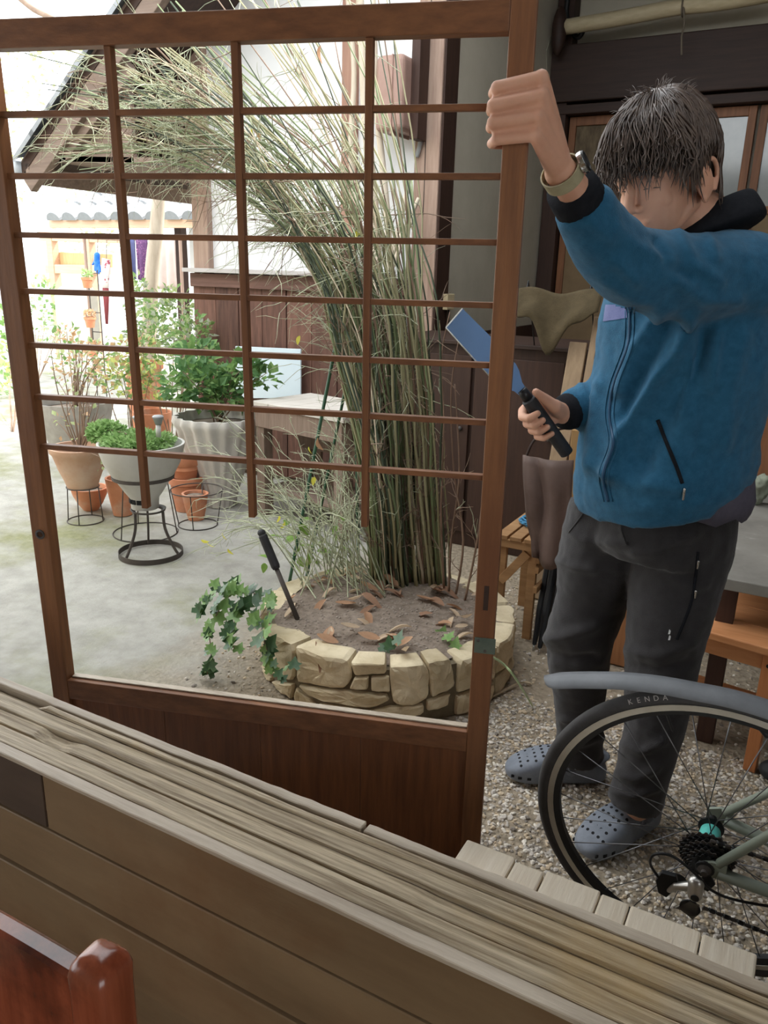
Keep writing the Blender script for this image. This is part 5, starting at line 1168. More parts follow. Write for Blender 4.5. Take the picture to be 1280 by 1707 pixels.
for x, y, n in ((425, 1045, 1.87), (448, 1088, 1.84), (490, 1112, 1.83), (650, 1078, 2.0), (662, 1070, 2.0), (640, 1084, 2.0), (745, 1065, 2.15), (758, 1080, 2.14), (765, 1098, 2.14), (775, 1140, 2.2), (735, 1062, 2.2)): put(IV[1 if x < 700 else 0], 'leaf', N(x, y, n), (rng.uniform(.4, 1.2), rng.uniform(-.5, .5), rng.uniform(-.6, .6)), ivy, rng.uniform(.8, 1.15))
# ---- stakes and the tool stuck in the soil
M_STAKE = mat('green_coated_stake', srgb(48, 82, 62), srgb(60, 98, 74), 30, rough=.4)
for (b, t, n, lb) in (((468, 962), (570, 520), 2.52, 'dark green garden stake slanting, foremost of the leaning pair'), ((508, 905), (598, 540), 2.72, 'dark green garden stake slanting behind the foremost stake'), ((600, 915), (590, 560), 2.66, 'dark green garden stake standing upright among the canes')):
    p = G(*b, .2); p.z = soilz(p.x, p.y) - .01
    if (p - PC).to_2d().length > PR: p.z = 0
    tp = N(t[0], t[1], n); sk = thing('garden_stake', lb, 'stake', p, 'green garden stakes'); L = (tp - p).length
    MB().tube([lerp(p, tp, k / 20) for k in range(21)], [.0062 + (.0008 if k % 2 else 0) for k in range(21)], 8).build('rod', M_STAKE, sk, smooth=True); MB().ell(tp, .0075).build('tip', M_STAKE, sk, smooth=True)
p = G(500, 1035, .2); p.z = soilz(p.x, p.y) - .02; tp = N(435, 886, 2.06); d = tp - p
gt = thing('garden_digging_tool', 'black handled iron digging tool stuck in the planter soil', 'garden tool', p)
MB().tube([p, p + d * .3, p + d * .66], [.009, .0085, .0085], 10).build('shank', M_IRON, gt, smooth=True); MB().tube([p + d * .60, p + d * .63, p + d * .95, p + d * .97], [.0125, .0155, .0155, .012], 14).build('grip', M_RUB, gt, smooth=False)
MB().ell(p + d * .985, (.0145, .0145, .013)).build('pommel', M_RUB, gt, smooth=True)
# ================================================================ POTS AND PLANTS ALONG THE YARD
def axis_pt(px, py, z=0.0): return G(px, py, z)
def zat(base, py, px=None):
    d = None; lo, hi = -1.0, 4.0
    for k in range(40):
        m = (lo + hi) / 2; x, y = prj(V((base.x, base.y, m)))
        if y > py: lo = m
        else: hi = m
    return (lo + hi) / 2
def dep(P): return (P - EYEP).dot(FWD)
def pot(name, label, cat, base_px, prof, m, group=None, wall=.012, flutes=0, fl=.0, hole=.06, tilt=0, parts=None, n=40):
    """profile given as (pixel row, pixel half width) from bottom to rim, on the vertical axis through base_px on the ground"""
    b = G(*base_px) if len(base_px) == 2 else V(base_px); t = thing(name, label, cat, (b.x, b.y, 0), group); pr = []
    for py, h in prof: z = max(.002, zat(b, py)); pr.append((h * dep(V((b.x, b.y, z))) / FPX, z))
    out = pr; top = pr[-1]; inn = [(top[0] - wall, top[1])] + [(max(.01, r - wall), z) for r, z in reversed(pr) if z < top[1] - .005 and z > top[1] - hole] + [(max(.008, interp([q[1] for q in pr], [q[0] for q in pr], top[1] - hole) - wall), top[1] - hole)]
    rings = []
    T = Matrix.Rotation(tilt, 3, FWD) if tilt else None
    for r, z in out + inn:
        ring = []
        for j in range(n):
            a = 2 * pi * j / n; rr = r * (1 + (fl * cos(flutes * a) if flutes else 0)); v = V((rr * cos(a), rr * sin(a), z))
            if T: v = T @ (v - V((0, 0, pr[0][1]))) + V((0, 0, pr[0][1]))
            ring.append(V((b.x + v.x, b.y + v.y, v.z)))
        rings.append(ring)
    o = MB().quadloop(rings).build('pot', m, t, smooth=False); e = o.modifiers.new('e', 'EDGE_SPLIT'); e.split_angle = radians(45); o.data.polygons.foreach_set('use_smooth', [True] * len(o.data.polygons))
    zs_ = top[1] - hole + .004; rs = inn[-1][0]
    MB().lathe([(rs + .004, zs_), (rs * .5, zs_ + .008), (.005, zs_ + .01)], (b.x, b.y, 0), 24).build('soil', MATS['crumbly_soil'], t, smooth=True)
    return t, b, pr
M_TERRA = mat('terracotta', srgb(190, 124, 92), srgb(210, 146, 112), 8, rough=.85, bump=.2, rnd=.08, c3=srgb(206, 176, 156), sc3=5, t3=(.55, .8))
M_CLAYP = mat('pale_clay', srgb(186, 148, 124), srgb(204, 168, 144), 6, rough=.85, bump=.2, c3=srgb(206, 186, 170), sc3=4, t3=(.5, .8))
M_GREYPOT = mat('grey_pot_plastic', srgb(176, 174, 168), srgb(192, 190, 184), 6, rough=.6, c3=srgb(150, 146, 138), sc3=3, t3=(.55, .8))
M_CONC = mat('weathered_concrete_pot', srgb(142, 138, 132), srgb(172, 168, 162), 9, rough=.9, bump=.4)
def wire_stand(name, label, base_px, half, topz, rtop, rods=4):
    b = G(*base_px); t = thing(name, label, 'plant stand', (b.x, b.y, 0)); r = half * dep(b) / FPX
    MB().torus(b + V((0, 0, .004)), r, .0032, 40, 6).build('base_ring', M_IRON, t, smooth=True); MB().torus(b + V((0, 0, topz)), rtop, .0032, 40, 6).build('top_ring', M_IRON, t, smooth=True)
    for k in range(rods): a = 2 * pi * k / rods + .5; d = V((cos(a), sin(a), 0)); MB().tube([b + d * r + V((0, 0, .004)), b + d * rtop + V((0, 0, topz))], .003, 6).build('rod', M_IRON, t, smooth=True)
    return t, b
# 1 clay pot on a wire stand
t, b, pr = pot('clay_pot', 'pale clay pot with rim band raised on a thin wire stand', 'pot', (143, 868), [(812, 24), (800, 28), (778, 37), (774, 38), (756, 44), (752, 48), (744, 49)], M_CLAYP)
Zp1, Rp1 = pr[0][1], pr[0][0]
wire_stand('wire_plant_stand', 'thin wire stand carrying the pale clay pot', (143, 868), 29, Zp1 + .004, Rp1 + .006)
pot1 = (b, pr)
# 2 half bowl, 3 tall terracotta pot
pot('terracotta_bowl', 'deep terracotta bowl on the ground behind the wire stand', 'pot', (152, 850), [(849, 12), (838, 20), (824, 27), (812, 30)], M_TERRA, hole=.03)
pot('terracotta_pot', 'tall plain terracotta pot behind the grey funnel pot', 'pot', (205, 858), [(857, 15), (835, 19), (812, 23), (796, 25)], M_TERRA)
# 4 grey funnel pot on iron tripod
b4 = G(252, 925); zt = zat(b4, 852)
t4 = thing('iron_tripod_stand', 'dark iron tripod stand with flat base hoop under the grey funnel pot', 'plant stand', (b4.x, b4.y, 0)); R4 = 51 * dep(b4) / FPX
MB().quadloop([[b4 + V((cos(a) * (R4 + q), sin(a) * (R4 + q), z)) for q, z in ((0, .002), (.003, .002), (.003, .028), (0, .028))] for a in [2 * pi * k / 56 for k in range(57)]], True, False, False).build('base_hoop', M_IRON, t4)
rt = 27 * dep(b4) / FPX; MB().quadloop([[b4 + V((cos(a) * (rt + q), sin(a) * (rt + q), zt + z)) for q, z in ((-.018, 0), (.0, .004), (.004, .014), (0, .014), (-.018, .006))] for a in [2 * pi * k / 40 for k in range(41)]], True, False, False).build('tray_ring', M_IRON, t4, smooth=True)
for k in range(3):
    a = -1.75 + 2 * pi * k / 3; d = V((cos(a), sin(a), 0)); MB().tube(spline([b4 + d * (R4 - .004) + V((0, 0, .01)), b4 + d * (R4 * .80) + V((0, 0, .05)), b4 + d * (rt * 1.02) + V((0, 0, zt * .62)), b4 + d * (rt * .92) + V((0, 0, zt + .002))], 5), .008, 8, flat=.7).build('leg', M_IRON, t4, smooth=True)
t, bF, prF = pot('funnel_pot', 'grey funnel shaped pot with dark band and green herbs on the iron tripod', 'pot', (b4.x - .02, b4.y, 0), [(846, 22), (836, 23), (828, 24), (820, 30), (802, 42), (793, 49), (770, 62), (745, 70), (738, 71)], M_GREYPOT)
zb = (prF[5][1], prF[5][0]); MB().lathe([(zb[1] - .004, zb[0] - .012), (zb[1] + .004, zb[0] - .010), (zb[1] + .007, zb[0] + .006), (zb[1] - .004, zb[0] + .008)], (bF.x, bF.y, 0), 40).build('dark_band', M_IRON, t, smooth=False)
for a in (-2.5, -2.05, -1.6, -1.15): MB().box((bF.x + cos(a) * (prF[1][0] + .002), bF.y + sin(a) * (prF[1][0] + .002), prF[1][1] + .012), (.024, .006, .022), (V((-sin(a), cos(a), 0)), V((cos(a), sin(a), 0)), V((0, 0, 1)))).build('vent', M_HOLE, t)
wire_stand('wire_plant_stand', 'empty thin wire stand behind the iron tripod', (243, 888), 52, .36, .12, 3)
# 6 stacked terracotta pots
pot('terracotta_pot', 'ribbed terracotta pot, lower one of the stacked pair', 'pot', (312, 850), [(849, 19), (825, 23), (806, 25), (804, 28), (794, 28)], M_TERRA)
b = G(312, 850); pot('terracotta_pot', 'ribbed terracotta pot, upper one of the stacked pair', 'pot', (b.x, b.y, 0), [(795, 18), (782, 21), (781, 22.5), (775, 22), (773, 24), (760, 25)], M_TERRA)
pot('terracotta_pot', 'small terracotta pot with dry stalks in front of the stacked pair', 'pot', (327, 866), [(865, 13), (848, 17), (826, 21), (822, 22)], M_TERRA, hole=.02)
wire_stand('wire_plant_stand', 'low thin wire stand around the small terracotta pot', (330, 875), 32, .20, .14, 4)
# 7 fluted grey pot
t, b7, pr7 = pot('fluted_pot', 'large pale grey fluted pot holding a glossy leafy plant', 'pot', (368, 842), [(841, 24), (815, 30), (775, 44), (735, 60), (712, 66), (702, 72), (692, 70)], mat('pale_fluted_clay', srgb(196, 192, 186), srgb(214, 210, 204), 7, rough=.85, bump=.3, c3=srgb(150, 144, 136), sc3=3, t3=(.55, .8)), flutes=18, fl=.045, n=108)
# 8 grey concrete planter, 9 large terracotta pots behind
t, b8, pr8 = pot('concrete_pot', 'wide weathered concrete pot behind the pale clay pot', 'pot', (132, 768), [(767, 34), (740, 44), (700, 56), (676, 62), (668, 63)], M_CONC)
t, b9, pr9 = pot('terracotta_pot', 'large terracotta pot with thick rim among the bushes', 'pot', (246, 735), [(734, 20), (690, 25), (640, 28), (616, 29), (614, 33), (602, 33)], M_TERRA)
pot('terracotta_pot', 'squat orange terracotta pot behind the funnel pot', 'pot', (258, 752), [(751, 24), (730, 27), (700, 30), (686, 31)], M_TERRA)
# solar lamp in the funnel pot
for i, (x, y0, y1, lb) in enumerate(((231, 735, 690, 'small solar lamp with grey cap rising from the herbs'), (264, 728, 694, 'small grey cup lamp tilted above the herbs'))):
    p = N(x, y0, bF.y); q = N(x, y1, bF.y); sl = thing('solar_lamp', lb, 'lamp', p); MB().tube([p, lerp(p, q, .6)], .012, 14).build('body', mat('lamp_white', srgb(206, 206, 202), rough=.4), sl, smooth=True)
    MB().lathe([(.014, 0), (.024, .03), (.026, .032), (.026, .038), (.02, .042)], lerp(p, q, .6), 20).build('cap', mat('lamp_grey', srgb(150, 152, 154), rough=.4), sl, smooth=True)
# ---- foliage
LEAFM = {k: mat('foliage_' + k, c, c2, 25, rough=.5, transl=.35) for k, c, c2 in (('green', srgb(104, 142, 78), srgb(146, 178, 112)), ('dark', srgb(72, 112, 66), srgb(108, 144, 92)), ('pale', srgb(168, 186, 128), srgb(198, 208, 160)), ('herb', srgb(136, 172, 104), srgb(174, 202, 140)), ('grey', srgb(160, 168, 148), srgb(190, 196, 178)), ('rust', srgb(196, 156, 116), srgb(214, 184, 150)), ('yellow', srgb(196, 204, 110), srgb(216, 222, 146)))}
rf = random.Random(21); DENS = 4.0
def bush(name, label, root, blobs, kinds, leaf, count, group=None, stems=7, stemm=None, cat='shrub', parent=None):
    t = parent or thing(name, label, cat, root, group); B = {k: MB() for k in kinds}
    for c, r in blobs:
        c = V(c); r = V(r) if not isinstance(r, float) else V((r, r, r))
        for i in range(int(count * r.x * r.z * 30 * DENS)):
            v = V((rf.gauss(0, 1), rf.gauss(0, 1), rf.gauss(0, 1))).normalized() * (rf.random() ** .4); p = c + V((v.x * r.x, v.y * r.y, v.z * r.z)); d = (v + V((rf.uniform(-.8, .8), rf.uniform(-.8, .8), rf.uniform(-.3, .9)))).normalized()
            L = leaf * rf.uniform(.6, 1.3); W = L * .36; s = d.cross(V((rf.uniform(-1, 1), rf.uniform(-1, 1), 1))).normalized(); nrm = s.cross(d); mb = B[rf.choice(kinds)]; b = len(mb.v)
            mb.v += [tuple(p), tuple(p + d * L * .5 + s * W + nrm * L * .08), tuple(p + d * L - nrm * L * .1), tuple(p + d * L * .5 - s * W + nrm * L * .08)]; mb.f += [(b, b + 1, b + 2), (b, b + 2, b + 3)]
    for k in B:
        if B[k].v: o = B[k].build('foliage', LEAFM[k], t); o['kind'] = 'stuff'
    for i in range(stems):
        c, r = blobs[i % len(blobs)]; c = V(c); r = V(r) if not isinstance(r, float) else V((r, r, r)); e = c + V((rf.uniform(-.8, .8) * r.x, rf.uniform(-.8, .8) * r.y, rf.uniform(0, .9) * r.z)); a = V(root) + V((rf.uniform(-.02, .02), rf.uniform(-.02, .02), 0))
        MB().tube(spline([a, lerp(a, e, .5) + V((rf.uniform(-.04, .04), rf.uniform(-.04, .04), .03)), e], 4), [.005 - .0004 * k for k in range(9)], 5).build('stem', stemm or TM[2], t, smooth=True)
    return t
def at(px, py, n): return N(px, py, n)
sz = lambda px, P: px * dep(P) / FPX
def blob(px, py, n, hx, hz, k=.9): P = N(px, py, n); return (P, V((sz(hx, P), sz(hx, P) * k, sz(hz, P))))
# herbs in the funnel pot
zr = prF[-1][1]; bush('herb_clump', 'bright green feathery herbs filling the grey funnel pot', (bF.x, bF.y, zr - .05), [((bF.x - .02, bF.y, zr + .005), V((prF[-1][0] * .86, prF[-1][0] * .86, .035))), (N(178, 722, bF.y), V((.10, .08, .05)))], ['herb', 'herb', 'green'], .024, 2200, stems=8, cat='herbs')
# glossy plant in the fluted pot
bush('leafy_plant', 'glossy broad leaved green plant growing in the fluted grey pot', (b7.x, b7.y, pr7[-1][1] - .05), [blob(318, 640, b7.y - .1, 50, 38), blob(360, 650, b7.y, 55, 34), blob(405, 620, b7.y + .05, 32, 28), blob(330, 595, b7.y + .1, 40, 25), blob(440, 630, b7.y + .1, 22, 16)], ['green', 'dark', 'dark', 'green'], .060, 85, stems=12, cat='plant')
# bushes behind
bush('garden_bush', 'pale green feathery bush beside the wainscot corner', G(290, 760), [blob(285, 520, 4.4, 50, 40), blob(255, 560, 4.2, 45, 40), blob(320, 560, 4.0, 36, 42), blob(230, 500, 4.6, 22, 40)], ['green', 'pale', 'grey', 'pale', 'green'], .045, 75, stems=10)
bush('garden_bush', 'low green bush with yellow tips behind the funnel pot', G(225, 770), [blob(225, 590, 3.9, 42, 36), blob(200, 630, 3.7, 40, 32), blob(250, 640, 3.8, 34, 34)], ['green', 'pale', 'yellow', 'rust'], .045, 75, stems=8)
bush('garden_bush', 'rust tinged twiggy shrub growing in the wide concrete pot', (b8.x, b8.y, pr8[-1][1] - .05), [blob(125, 610, b8.y, 45, 40), blob(165, 600, b8.y, 34, 40), blob(110, 570, b8.y + .1, 26, 30)], ['rust', 'pale', 'rust', 'green'], .042, 42, stems=14)
b1, pr1 = pot1
bt = bush('twiggy_plant', 'bare branching twigs growing from the pale clay pot', (b1.x, b1.y, pr1[-1][1] - .05), [blob(120, 690, b1.y, 40, 45), blob(160, 770, b1.y - .05, 16, 16)], ['rust', 'pale'], .03, 16, stems=4, cat='plant')
for i in range(22):
    r0 = V((b1.x, b1.y, pr1[-1][1] - .05)); e = N(rf.uniform(78, 175), rf.uniform(575, 700), b1.y + rf.uniform(-.15, .15)); MB().tube(spline([r0 + V((rf.uniform(-.015, .015), rf.uniform(-.015, .015), 0)), lerp(r0, e, .5) + V((rf.uniform(-.05, .05), 0, .04)), e], 4), [.0045 - .0004 * k for k in range(9)], 5).build('twig', TM[2], bt, smooth=True)
# ---- bench table, panel
M_GRW = wood('grey_weathered_wood', srgb(188, 182, 172), srgb(212, 206, 198), 'x', 4, rough=.85, bump=.5, rnd=.08)
M_GRWD = wood('grey_brown_bench_wood', srgb(122, 104, 92), srgb(150, 130, 116), 'z', 4, rough=.85, bump=.4, rnd=.08)
ZB = .66; A_, B_, C_ = G(418, 668, ZB), G(590, 700, ZB), G(534, 640, ZB)
ex = (B_ - A_).normalized(); ey = V((-ex.y, ex.x, 0)); Lx = .70; Ly = .46
bn = thing('garden_table', 'weathered grey plank table against the wainscot', 'table', A_ + ex * .5 + ey * .25 - V((0, 0, ZB)))
def Tb(x, y, z): return V((A_.x, A_.y, 0)) + ex * x + ey * y + V((0, 0, z))
TAx = (ex, ey, V((0, 0, 1)))
for i in range(5): MB().box(Tb(.07 + .14 * i, Ly / 2, ZB - .014), (.137, Ly, .028), TAx).build('top_plank', M_GRW, bn, bevel=.003)
MB().box(Tb(Lx / 2, .025, ZB - .085), (Lx - .04, .03, .11), TAx).build('apron', M_GRWD, bn, bevel=.003); MB().box(Tb(.03, Ly / 2, ZB - .085), (.03, Ly - .08, .11), TAx).build('apron', M_GRWD, bn, bevel=.003)
for x in (.05, Lx - .05):
    for y in (.05, Ly - .05): MB().box(Tb(x, y, (ZB - .03) / 2), (.065, .065, ZB - .032), TAx).build('leg', M_GRWD, bn, bevel=.003)
for x in (.18, .30, .42, .54): MB().box(Tb(x, .35, (ZB - .03) / 2), (.05, .02, ZB - .04), TAx).build('slat', M_GRWD, bn, bevel=.002)
MB().box(Tb(.35, .32, .40), (.60, .02, .07), TAx).build('rail', M_GRWD, bn, bevel=.002); MB().box(Tb(.35, .23, .16), (.62, .36, .02), TAx).build('shelf', M_GRWD, bn, bevel=.002)
pc_ = [N(x, y, 4.10) for x, y in ((392, 577), (501, 582), (501, 664), (390, 664))]
tag(MB().prism(pc_, (0, .012, 0)).build('acrylic_panel', mat('pale_blue_panel', srgb(206, 222, 232), srgb(216, 230, 238), 4, rough=.3), None, bevel=.002), 'pale blue white flat panel propped against the wainscot boards', 'panel')
# ---- meter box, conduit, outlet on the corner post
mx = thing('meter_box', 'rounded brown meter box fixed to the corner post', 'meter box', N(675, 225, 4.12))
M_BOX = mat('brown_meter_plastic', srgb(150, 120, 108), srgb(162, 132, 120), 10, rough=.45)
p0, p1 = N(644, 100, 4.10), N(695, 222, 4.10)
MB().box(((p0.x + p1.x) / 2 - .02, 4.09, (p0.z + p1.z) / 2), (abs(p1.x - p0.x) - .03, .20, abs(p0.z - p1.z))).build('cover', M_BOX, mx, bevel=.03, bseg=4)
MB().box(((p0.x + p1.x) / 2 + .0, 4.09, (p0.z + p1.z) / 2 - .01), (.008, .215, abs(p0.z - p1.z) + .012)).build('seam_band', M_BOX, mx, bevel=.003)
MB().box((p1.x - .012, 4.135, (p0.z + p1.z) / 2 + .05), (.05, .11, abs(p0.z - p1.z) + .16)).build('back_board', M_DARKWZ, mx, bevel=.004)
cdm = mat('grey_conduit', srgb(150, 152, 152), rough=.4)
tag(MB().tube(spline([N(711, 40, 4.184), N(708, 130, 4.184), N(705, 200, 4.184), N(700, 240, 4.184), N(694, 262, 4.184)], 5), .013, 10).build('conduit', cdm, None, smooth=True), 'grey cable conduit running down beside the meter box', 'conduit')
MB().tube(spline([N(697, 40, 4.14), N(695, 130, 4.14), N(692, 225, 4.14)], 5), .018, 8).build('cable', M_BLACK, mx, smooth=True)
p = AX(742, 500, -1.985); ob = thing('junction_box', 'small beige junction box on the shaded side of the corner post', 'junction box', p - V((0, 0, .05)))
MB().box(p + V((.016, .01, -.01)), (.035, .10, .09)).build('cover', mat('beige_plastic', srgb(206, 188, 150), rough=.5), ob, bevel=.004); MB().tube([p + V((.016, .02, -.05)), p + V((.016, .03, -.2)), p + V((.01, .02, -.5))], .006, 6).build('cable', M_BLACK, ob)
# gnarled vine stems on the white wall behind the canes
vn = thing('climbing_vine', 'pale gnarled vine stems climbing the white wall by the meter box', 'vine', N(630, 700, 4.0))
for L, r in ((((640, 700), (632, 500), (622, 330), (610, 200), (604, 70), (600, 0)), .03), (((648, 650), (648, 420), (640, 300), (628, 180), (624, 70), (622, 0)), .020), (((620, 520), (600, 380), (585, 260), (590, 120), (580, 0)), .018), (((655, 420), (676, 330), (684, 290)), .014), (((650, 430), (680, 370), (698, 330)), .014), (((640, 480), (672, 400), (690, 360)), .014)):
    P = spline([N(x, y, 4.055) for x, y in L], 5); MB().tube(P, [r * (1.1 - .4 * k / len(P)) for k in range(len(P))], 8).build('stem', mat('pale_vine_bark', srgb(186, 172, 152), srgb(208, 196, 178), 10, (3, 3, .6), rough=.9, bump=.5), vn, smooth=True)

# ================================================================ FAR GARDEN ON THE LEFT
pole = thing('bark_post', 'pale leaning tree post beside the hanging laundry', 'post', N(248, 610, 5.5) - V((0, 0, .0)))
MB().tube(spline([V((N(244, 640, 5.5).x - .03, 5.5, -.02)), N(252, 480, 5.5), N(261, 380, 5.5), N(268, 280, 5.5), N(276, 200, 5.5)], 6), [.075 - .001 * k for k in range(25)], 12).build('trunk', mat('pale_bark', srgb(168, 154, 138), srgb(196, 184, 168), 8, (3, 3, .5), rough=.9, bump=.4), pole, smooth=True)
# shed with tiled eave
SN = 7.4
shw = MB().box((-6.25, SN + .6, .95), (1.9, .08, 1.9)); ws = struct('wall_shed', shw, M_WHITEP)
pp = N(297, 420, SN - .3); tag(MB().box((pp.x, SN - .25, .95), (.10, .10, 1.90)).build('shed_post', M_DARKWZ, None, bevel=.004), 'dark wooden post under the tiled eave', 'post')
ez = N(260, 372, SN - .6).z
shr = struct('roof_shed', MB().prism([V((-8.2, SN - .7, ez - .03)), V((-5.3, SN - .7, ez - .03)), V((-5.3, SN + 1.2, ez + .75)), V((-8.2, SN + 1.2, ez + .75))], (0, 0, .04)), M_DARKW); shr['label'] = 'small tiled eave over the laundry'
MB().box((-6.75, SN - .69, ez - .01), (2.9, .05, .09)).build('eave_board', wood('orange_eave', srgb(204, 168, 140), srgb(218, 184, 156), 'x', 3), shr, bevel=.004)
base = None
for i in range(11):
    for j in range(4):
        if base is None:
            tl = MB(); u = V((0, .93, .38)).normalized(); w_ = V((0, -.38, .93)); rings = [[V((cos(a) * .11, 0, 0)) + w_ * (.015 + .09 * max(0, sin(a))) + u * s for a in [pi * k / 10 for k in range(11)]] for s in (0, .02, .40)]
            tl.quadloop(rings, True); base = tl.build('roof_tile', M_TILE, shr, smooth=False); base.location = (-8.05, SN - .76, ez + .01)
        else: c = link_copy(base, shr); c.location = V((-8.05 + .26 * i, SN - .76, ez + .01)) + V((0, .93, .38)).normalized() * (.36 * j)
# laundry
def cloth(name, label, corners, n, m, cat='cloth', amp=.03, fr=9):
    (x0, y0), (x1, y1), (x2, y2), (x3, y3) = corners; mb = MB(); I, J = 16, 10
    for j in range(J + 1):
        for i in range(I + 1):
            u, v = i / I, j / J; px = lerp(lerp(x0, x1, u), lerp(x3, x2, u), v); py = lerp(lerp(y0, y1, u), lerp(y3, y2, u), v); p = N(px, py, n); p.y += amp * sin(u * fr) * v; mb.v.append(tuple(p))
    for j in range(J):
        for i in range(I): mb.f.append((j * (I + 1) + i, j * (I + 1) + i + 1, (j + 1) * (I + 1) + i + 1, (j + 1) * (I + 1) + i))
    o = mb.build(name, m, None, smooth=True); s = o.modifiers.new('s', 'SOLIDIFY'); s.thickness = .012; return tag(o, label, cat)
cloth('hanging_cloth', 'pale pink curtain cloth hanging in long folds beside the bark post', ((262, 397.5), (292, 396.5), (296, 482), (258, 482)), 6.6, mat('pale_pink_cloth', srgb(206, 188, 182), srgb(220, 204, 198), 6, rough=.9, transl=.2), fr=16)
cloth('hanging_cloth', 'indigo cloth hanging under the tiled eave', ((206, 399.7), (225, 399.3), (226, 465), (210, 468)), 6.6, mat('indigo_cloth', srgb(74, 78, 118), srgb(88, 92, 132), 6, rough=.9))
cloth('hanging_cloth', 'dotted purple cloth hanging next to the indigo cloth', ((227, 399.2), (246, 398.4), (246, 468), (230, 466)), 6.6, mat('dotted_purple_cloth', srgb(92, 60, 100), srgb(156, 104, 144), 60, rough=.9, ramp=(.55, .62)))
lp_ = thing('laundry_pole', 'thin wooden laundry pole on two uprights carrying the hanging cloths', 'laundry pole', V((N(205, 400, 6.6).x, 6.6, 0))); MB().tube([N(140, 396.5, 6.6), N(205, 400, 6.6), N(300, 396, 6.6)], .012, 8).build('crossbar', M_POST, lp_, smooth=True)
for x in (140, 300): q = N(x, 396.4, 6.6); MB().tube([V((q.x, 6.6, 0)), V((q.x, 6.6, q.z + .03))], .018, 8).build('upright', M_POST, lp_, smooth=True)
# glove: palm and fingers
gv = MB(); c = N(162, 437, 6.5); u = sz(1, c)
gv.ell(c, (6 * u, 4 * u, 8 * u))
for k, (dx, L) in enumerate(((-5, 13), (-2, 17), (1.5, 18), (4.5, 15))): gv.cap(c + V((dx * u, 0, -4 * u)), c + V((dx * 1.3 * u, 0, -L * u)), 2.0 * u, 1.6 * u)
gv.cap(c + V((-5 * u, 0, 2 * u)), c + V((-11 * u, 0, -4 * u)), 2 * u, 1.6 * u); gv.cap(c + V((0, 0, 4 * u)), c + V((1 * u, 0, 11 * u)), 5 * u, 5 * u)
gt_ = thing('rubber_glove', 'bright blue rubber glove hanging to dry from the laundry pole', 'glove', c); mk('glove', remesh(gv, .006, 2), mat('blue_rubber_glove', srgb(36, 110, 206), rough=.4), gt_, smooth=True); MB().tube([c + V((1 * u, 0, 9 * u)), N(163, 398, 6.6)], .004, 6).build('string', MATS['grey_cord'], gt_)
sk_ = thing('hanging_sock', 'white and wine red patterned sock hanging beside the blue glove', 'sock', N(178, 500, 6.45)); MB().tube([N(177, 436, 6.45), N(178, 398.7, 6.6)], .004, 6).build('string', MATS['grey_cord'], sk_); P_ = [N(x, y, 6.45) for x, y in ((177, 432), (176, 450), (175, 470), (176, 480))]
MB().tube(P_, [sz(9, P_[0]), sz(9.5, P_[0]), sz(8, P_[0]), sz(7, P_[0])], 14, flat=.45, ref=(1, 0, 0)).build('sock_leg', mat('sock_white', srgb(214, 204, 202), srgb(150, 70, 84), 9, rough=.9, ramp=(.56, .6)), sk_, smooth=True)
P_ = [N(x, y, 6.45) for x, y in ((176, 480), (177, 500), (178, 540))]; MB().tube(P_, [sz(7, P_[0]), sz(6, P_[0]), sz(3, P_[0])], 14, flat=.45, ref=(1, 0, 0)).build('sock_foot', mat('sock_red', srgb(124, 56, 60), rough=.9), sk_, smooth=True)
# hanging pots on a wire rack
rk = thing('wire_rack', 'tall thin wire rack holding small terracotta pots', 'rack', N(154, 640, 5.9))
for x in (146, 162): MB().tube([N(x, 450, 5.9), V((N(x, 450, 5.9).x, 5.9, 0))], .006, 6).build('upright', M_IRON, rk)
for y in (455, 486, 520, 552, 584, 615): MB().tube([V((N(146, 450, 5.9).x, 5.9, N(146, y, 5.9).z)), V((N(162, 450, 5.9).x, 5.9, N(146, y, 5.9).z))], .005, 6).build('rung', M_IRON, rk)
for x, y, lb in ((146, 480, 'small terracotta pot with a succulent at the top of the wire rack'), (151, 546, 'small terracotta pot with orange flowers on the wire rack'), (156, 595, 'lowest small terracotta pot on the wire rack')):
    c = N(x, y, 5.82); tq = thing('small_pot', lb, 'pot', c); h = sz(17, c); r = sz(9, c); MB().lathe([(r * .7, 0), (r * .95, h * .75), (r * 1.1, h * .76), (r * 1.1, h), (r * .9, h), (r * .85, h * .8)], c, 20).build('pot', M_TERRA, tq, smooth=False)
    bush('x', 'x', c + V((0, 0, h * .8)), [(c + V((0, 0, h * 1.25)), V((r, r, r * .7)))], ['herb' if y < 500 else 'rust'], .035, 300, stems=2, parent=tq)
# pergola beams and pale garden wall
pg = thing('timber_pergola', 'orange brown timber pergola frame at the back of the garden', 'pergola', N(90, 640, 8.0))
for (x0, y0, x1, y1, w) in ((70, 394, 200, 398, .12), (80, 448, 180, 450, .12)): MB().bar(N(x0, y0, 8.0), N(x1, y1, 8.0), .10, w).build('beam', MATS['orange_eave'], pg, bevel=.006)
for x in (86, 148): q = N(x, 396, 8.0); MB().box((q.x, 8.0, q.z / 2), (.12, .12, q.z)).build('post', MATS['orange_eave'], pg, bevel=.006)
MB().prism([N(x, y, 8.06) for x, y in ((88, 420), (185, 424), (185, 446), (88, 446))], (0, .03, 0)).build('screen', wood('bamboo_screen', srgb(190, 150, 104), srgb(212, 176, 130), 'z', 6, k=20), pg)
struct('wall_garden', MB().box((-13.5, 10.5, .8), (14, .2, 1.6)), M_WHITEP)
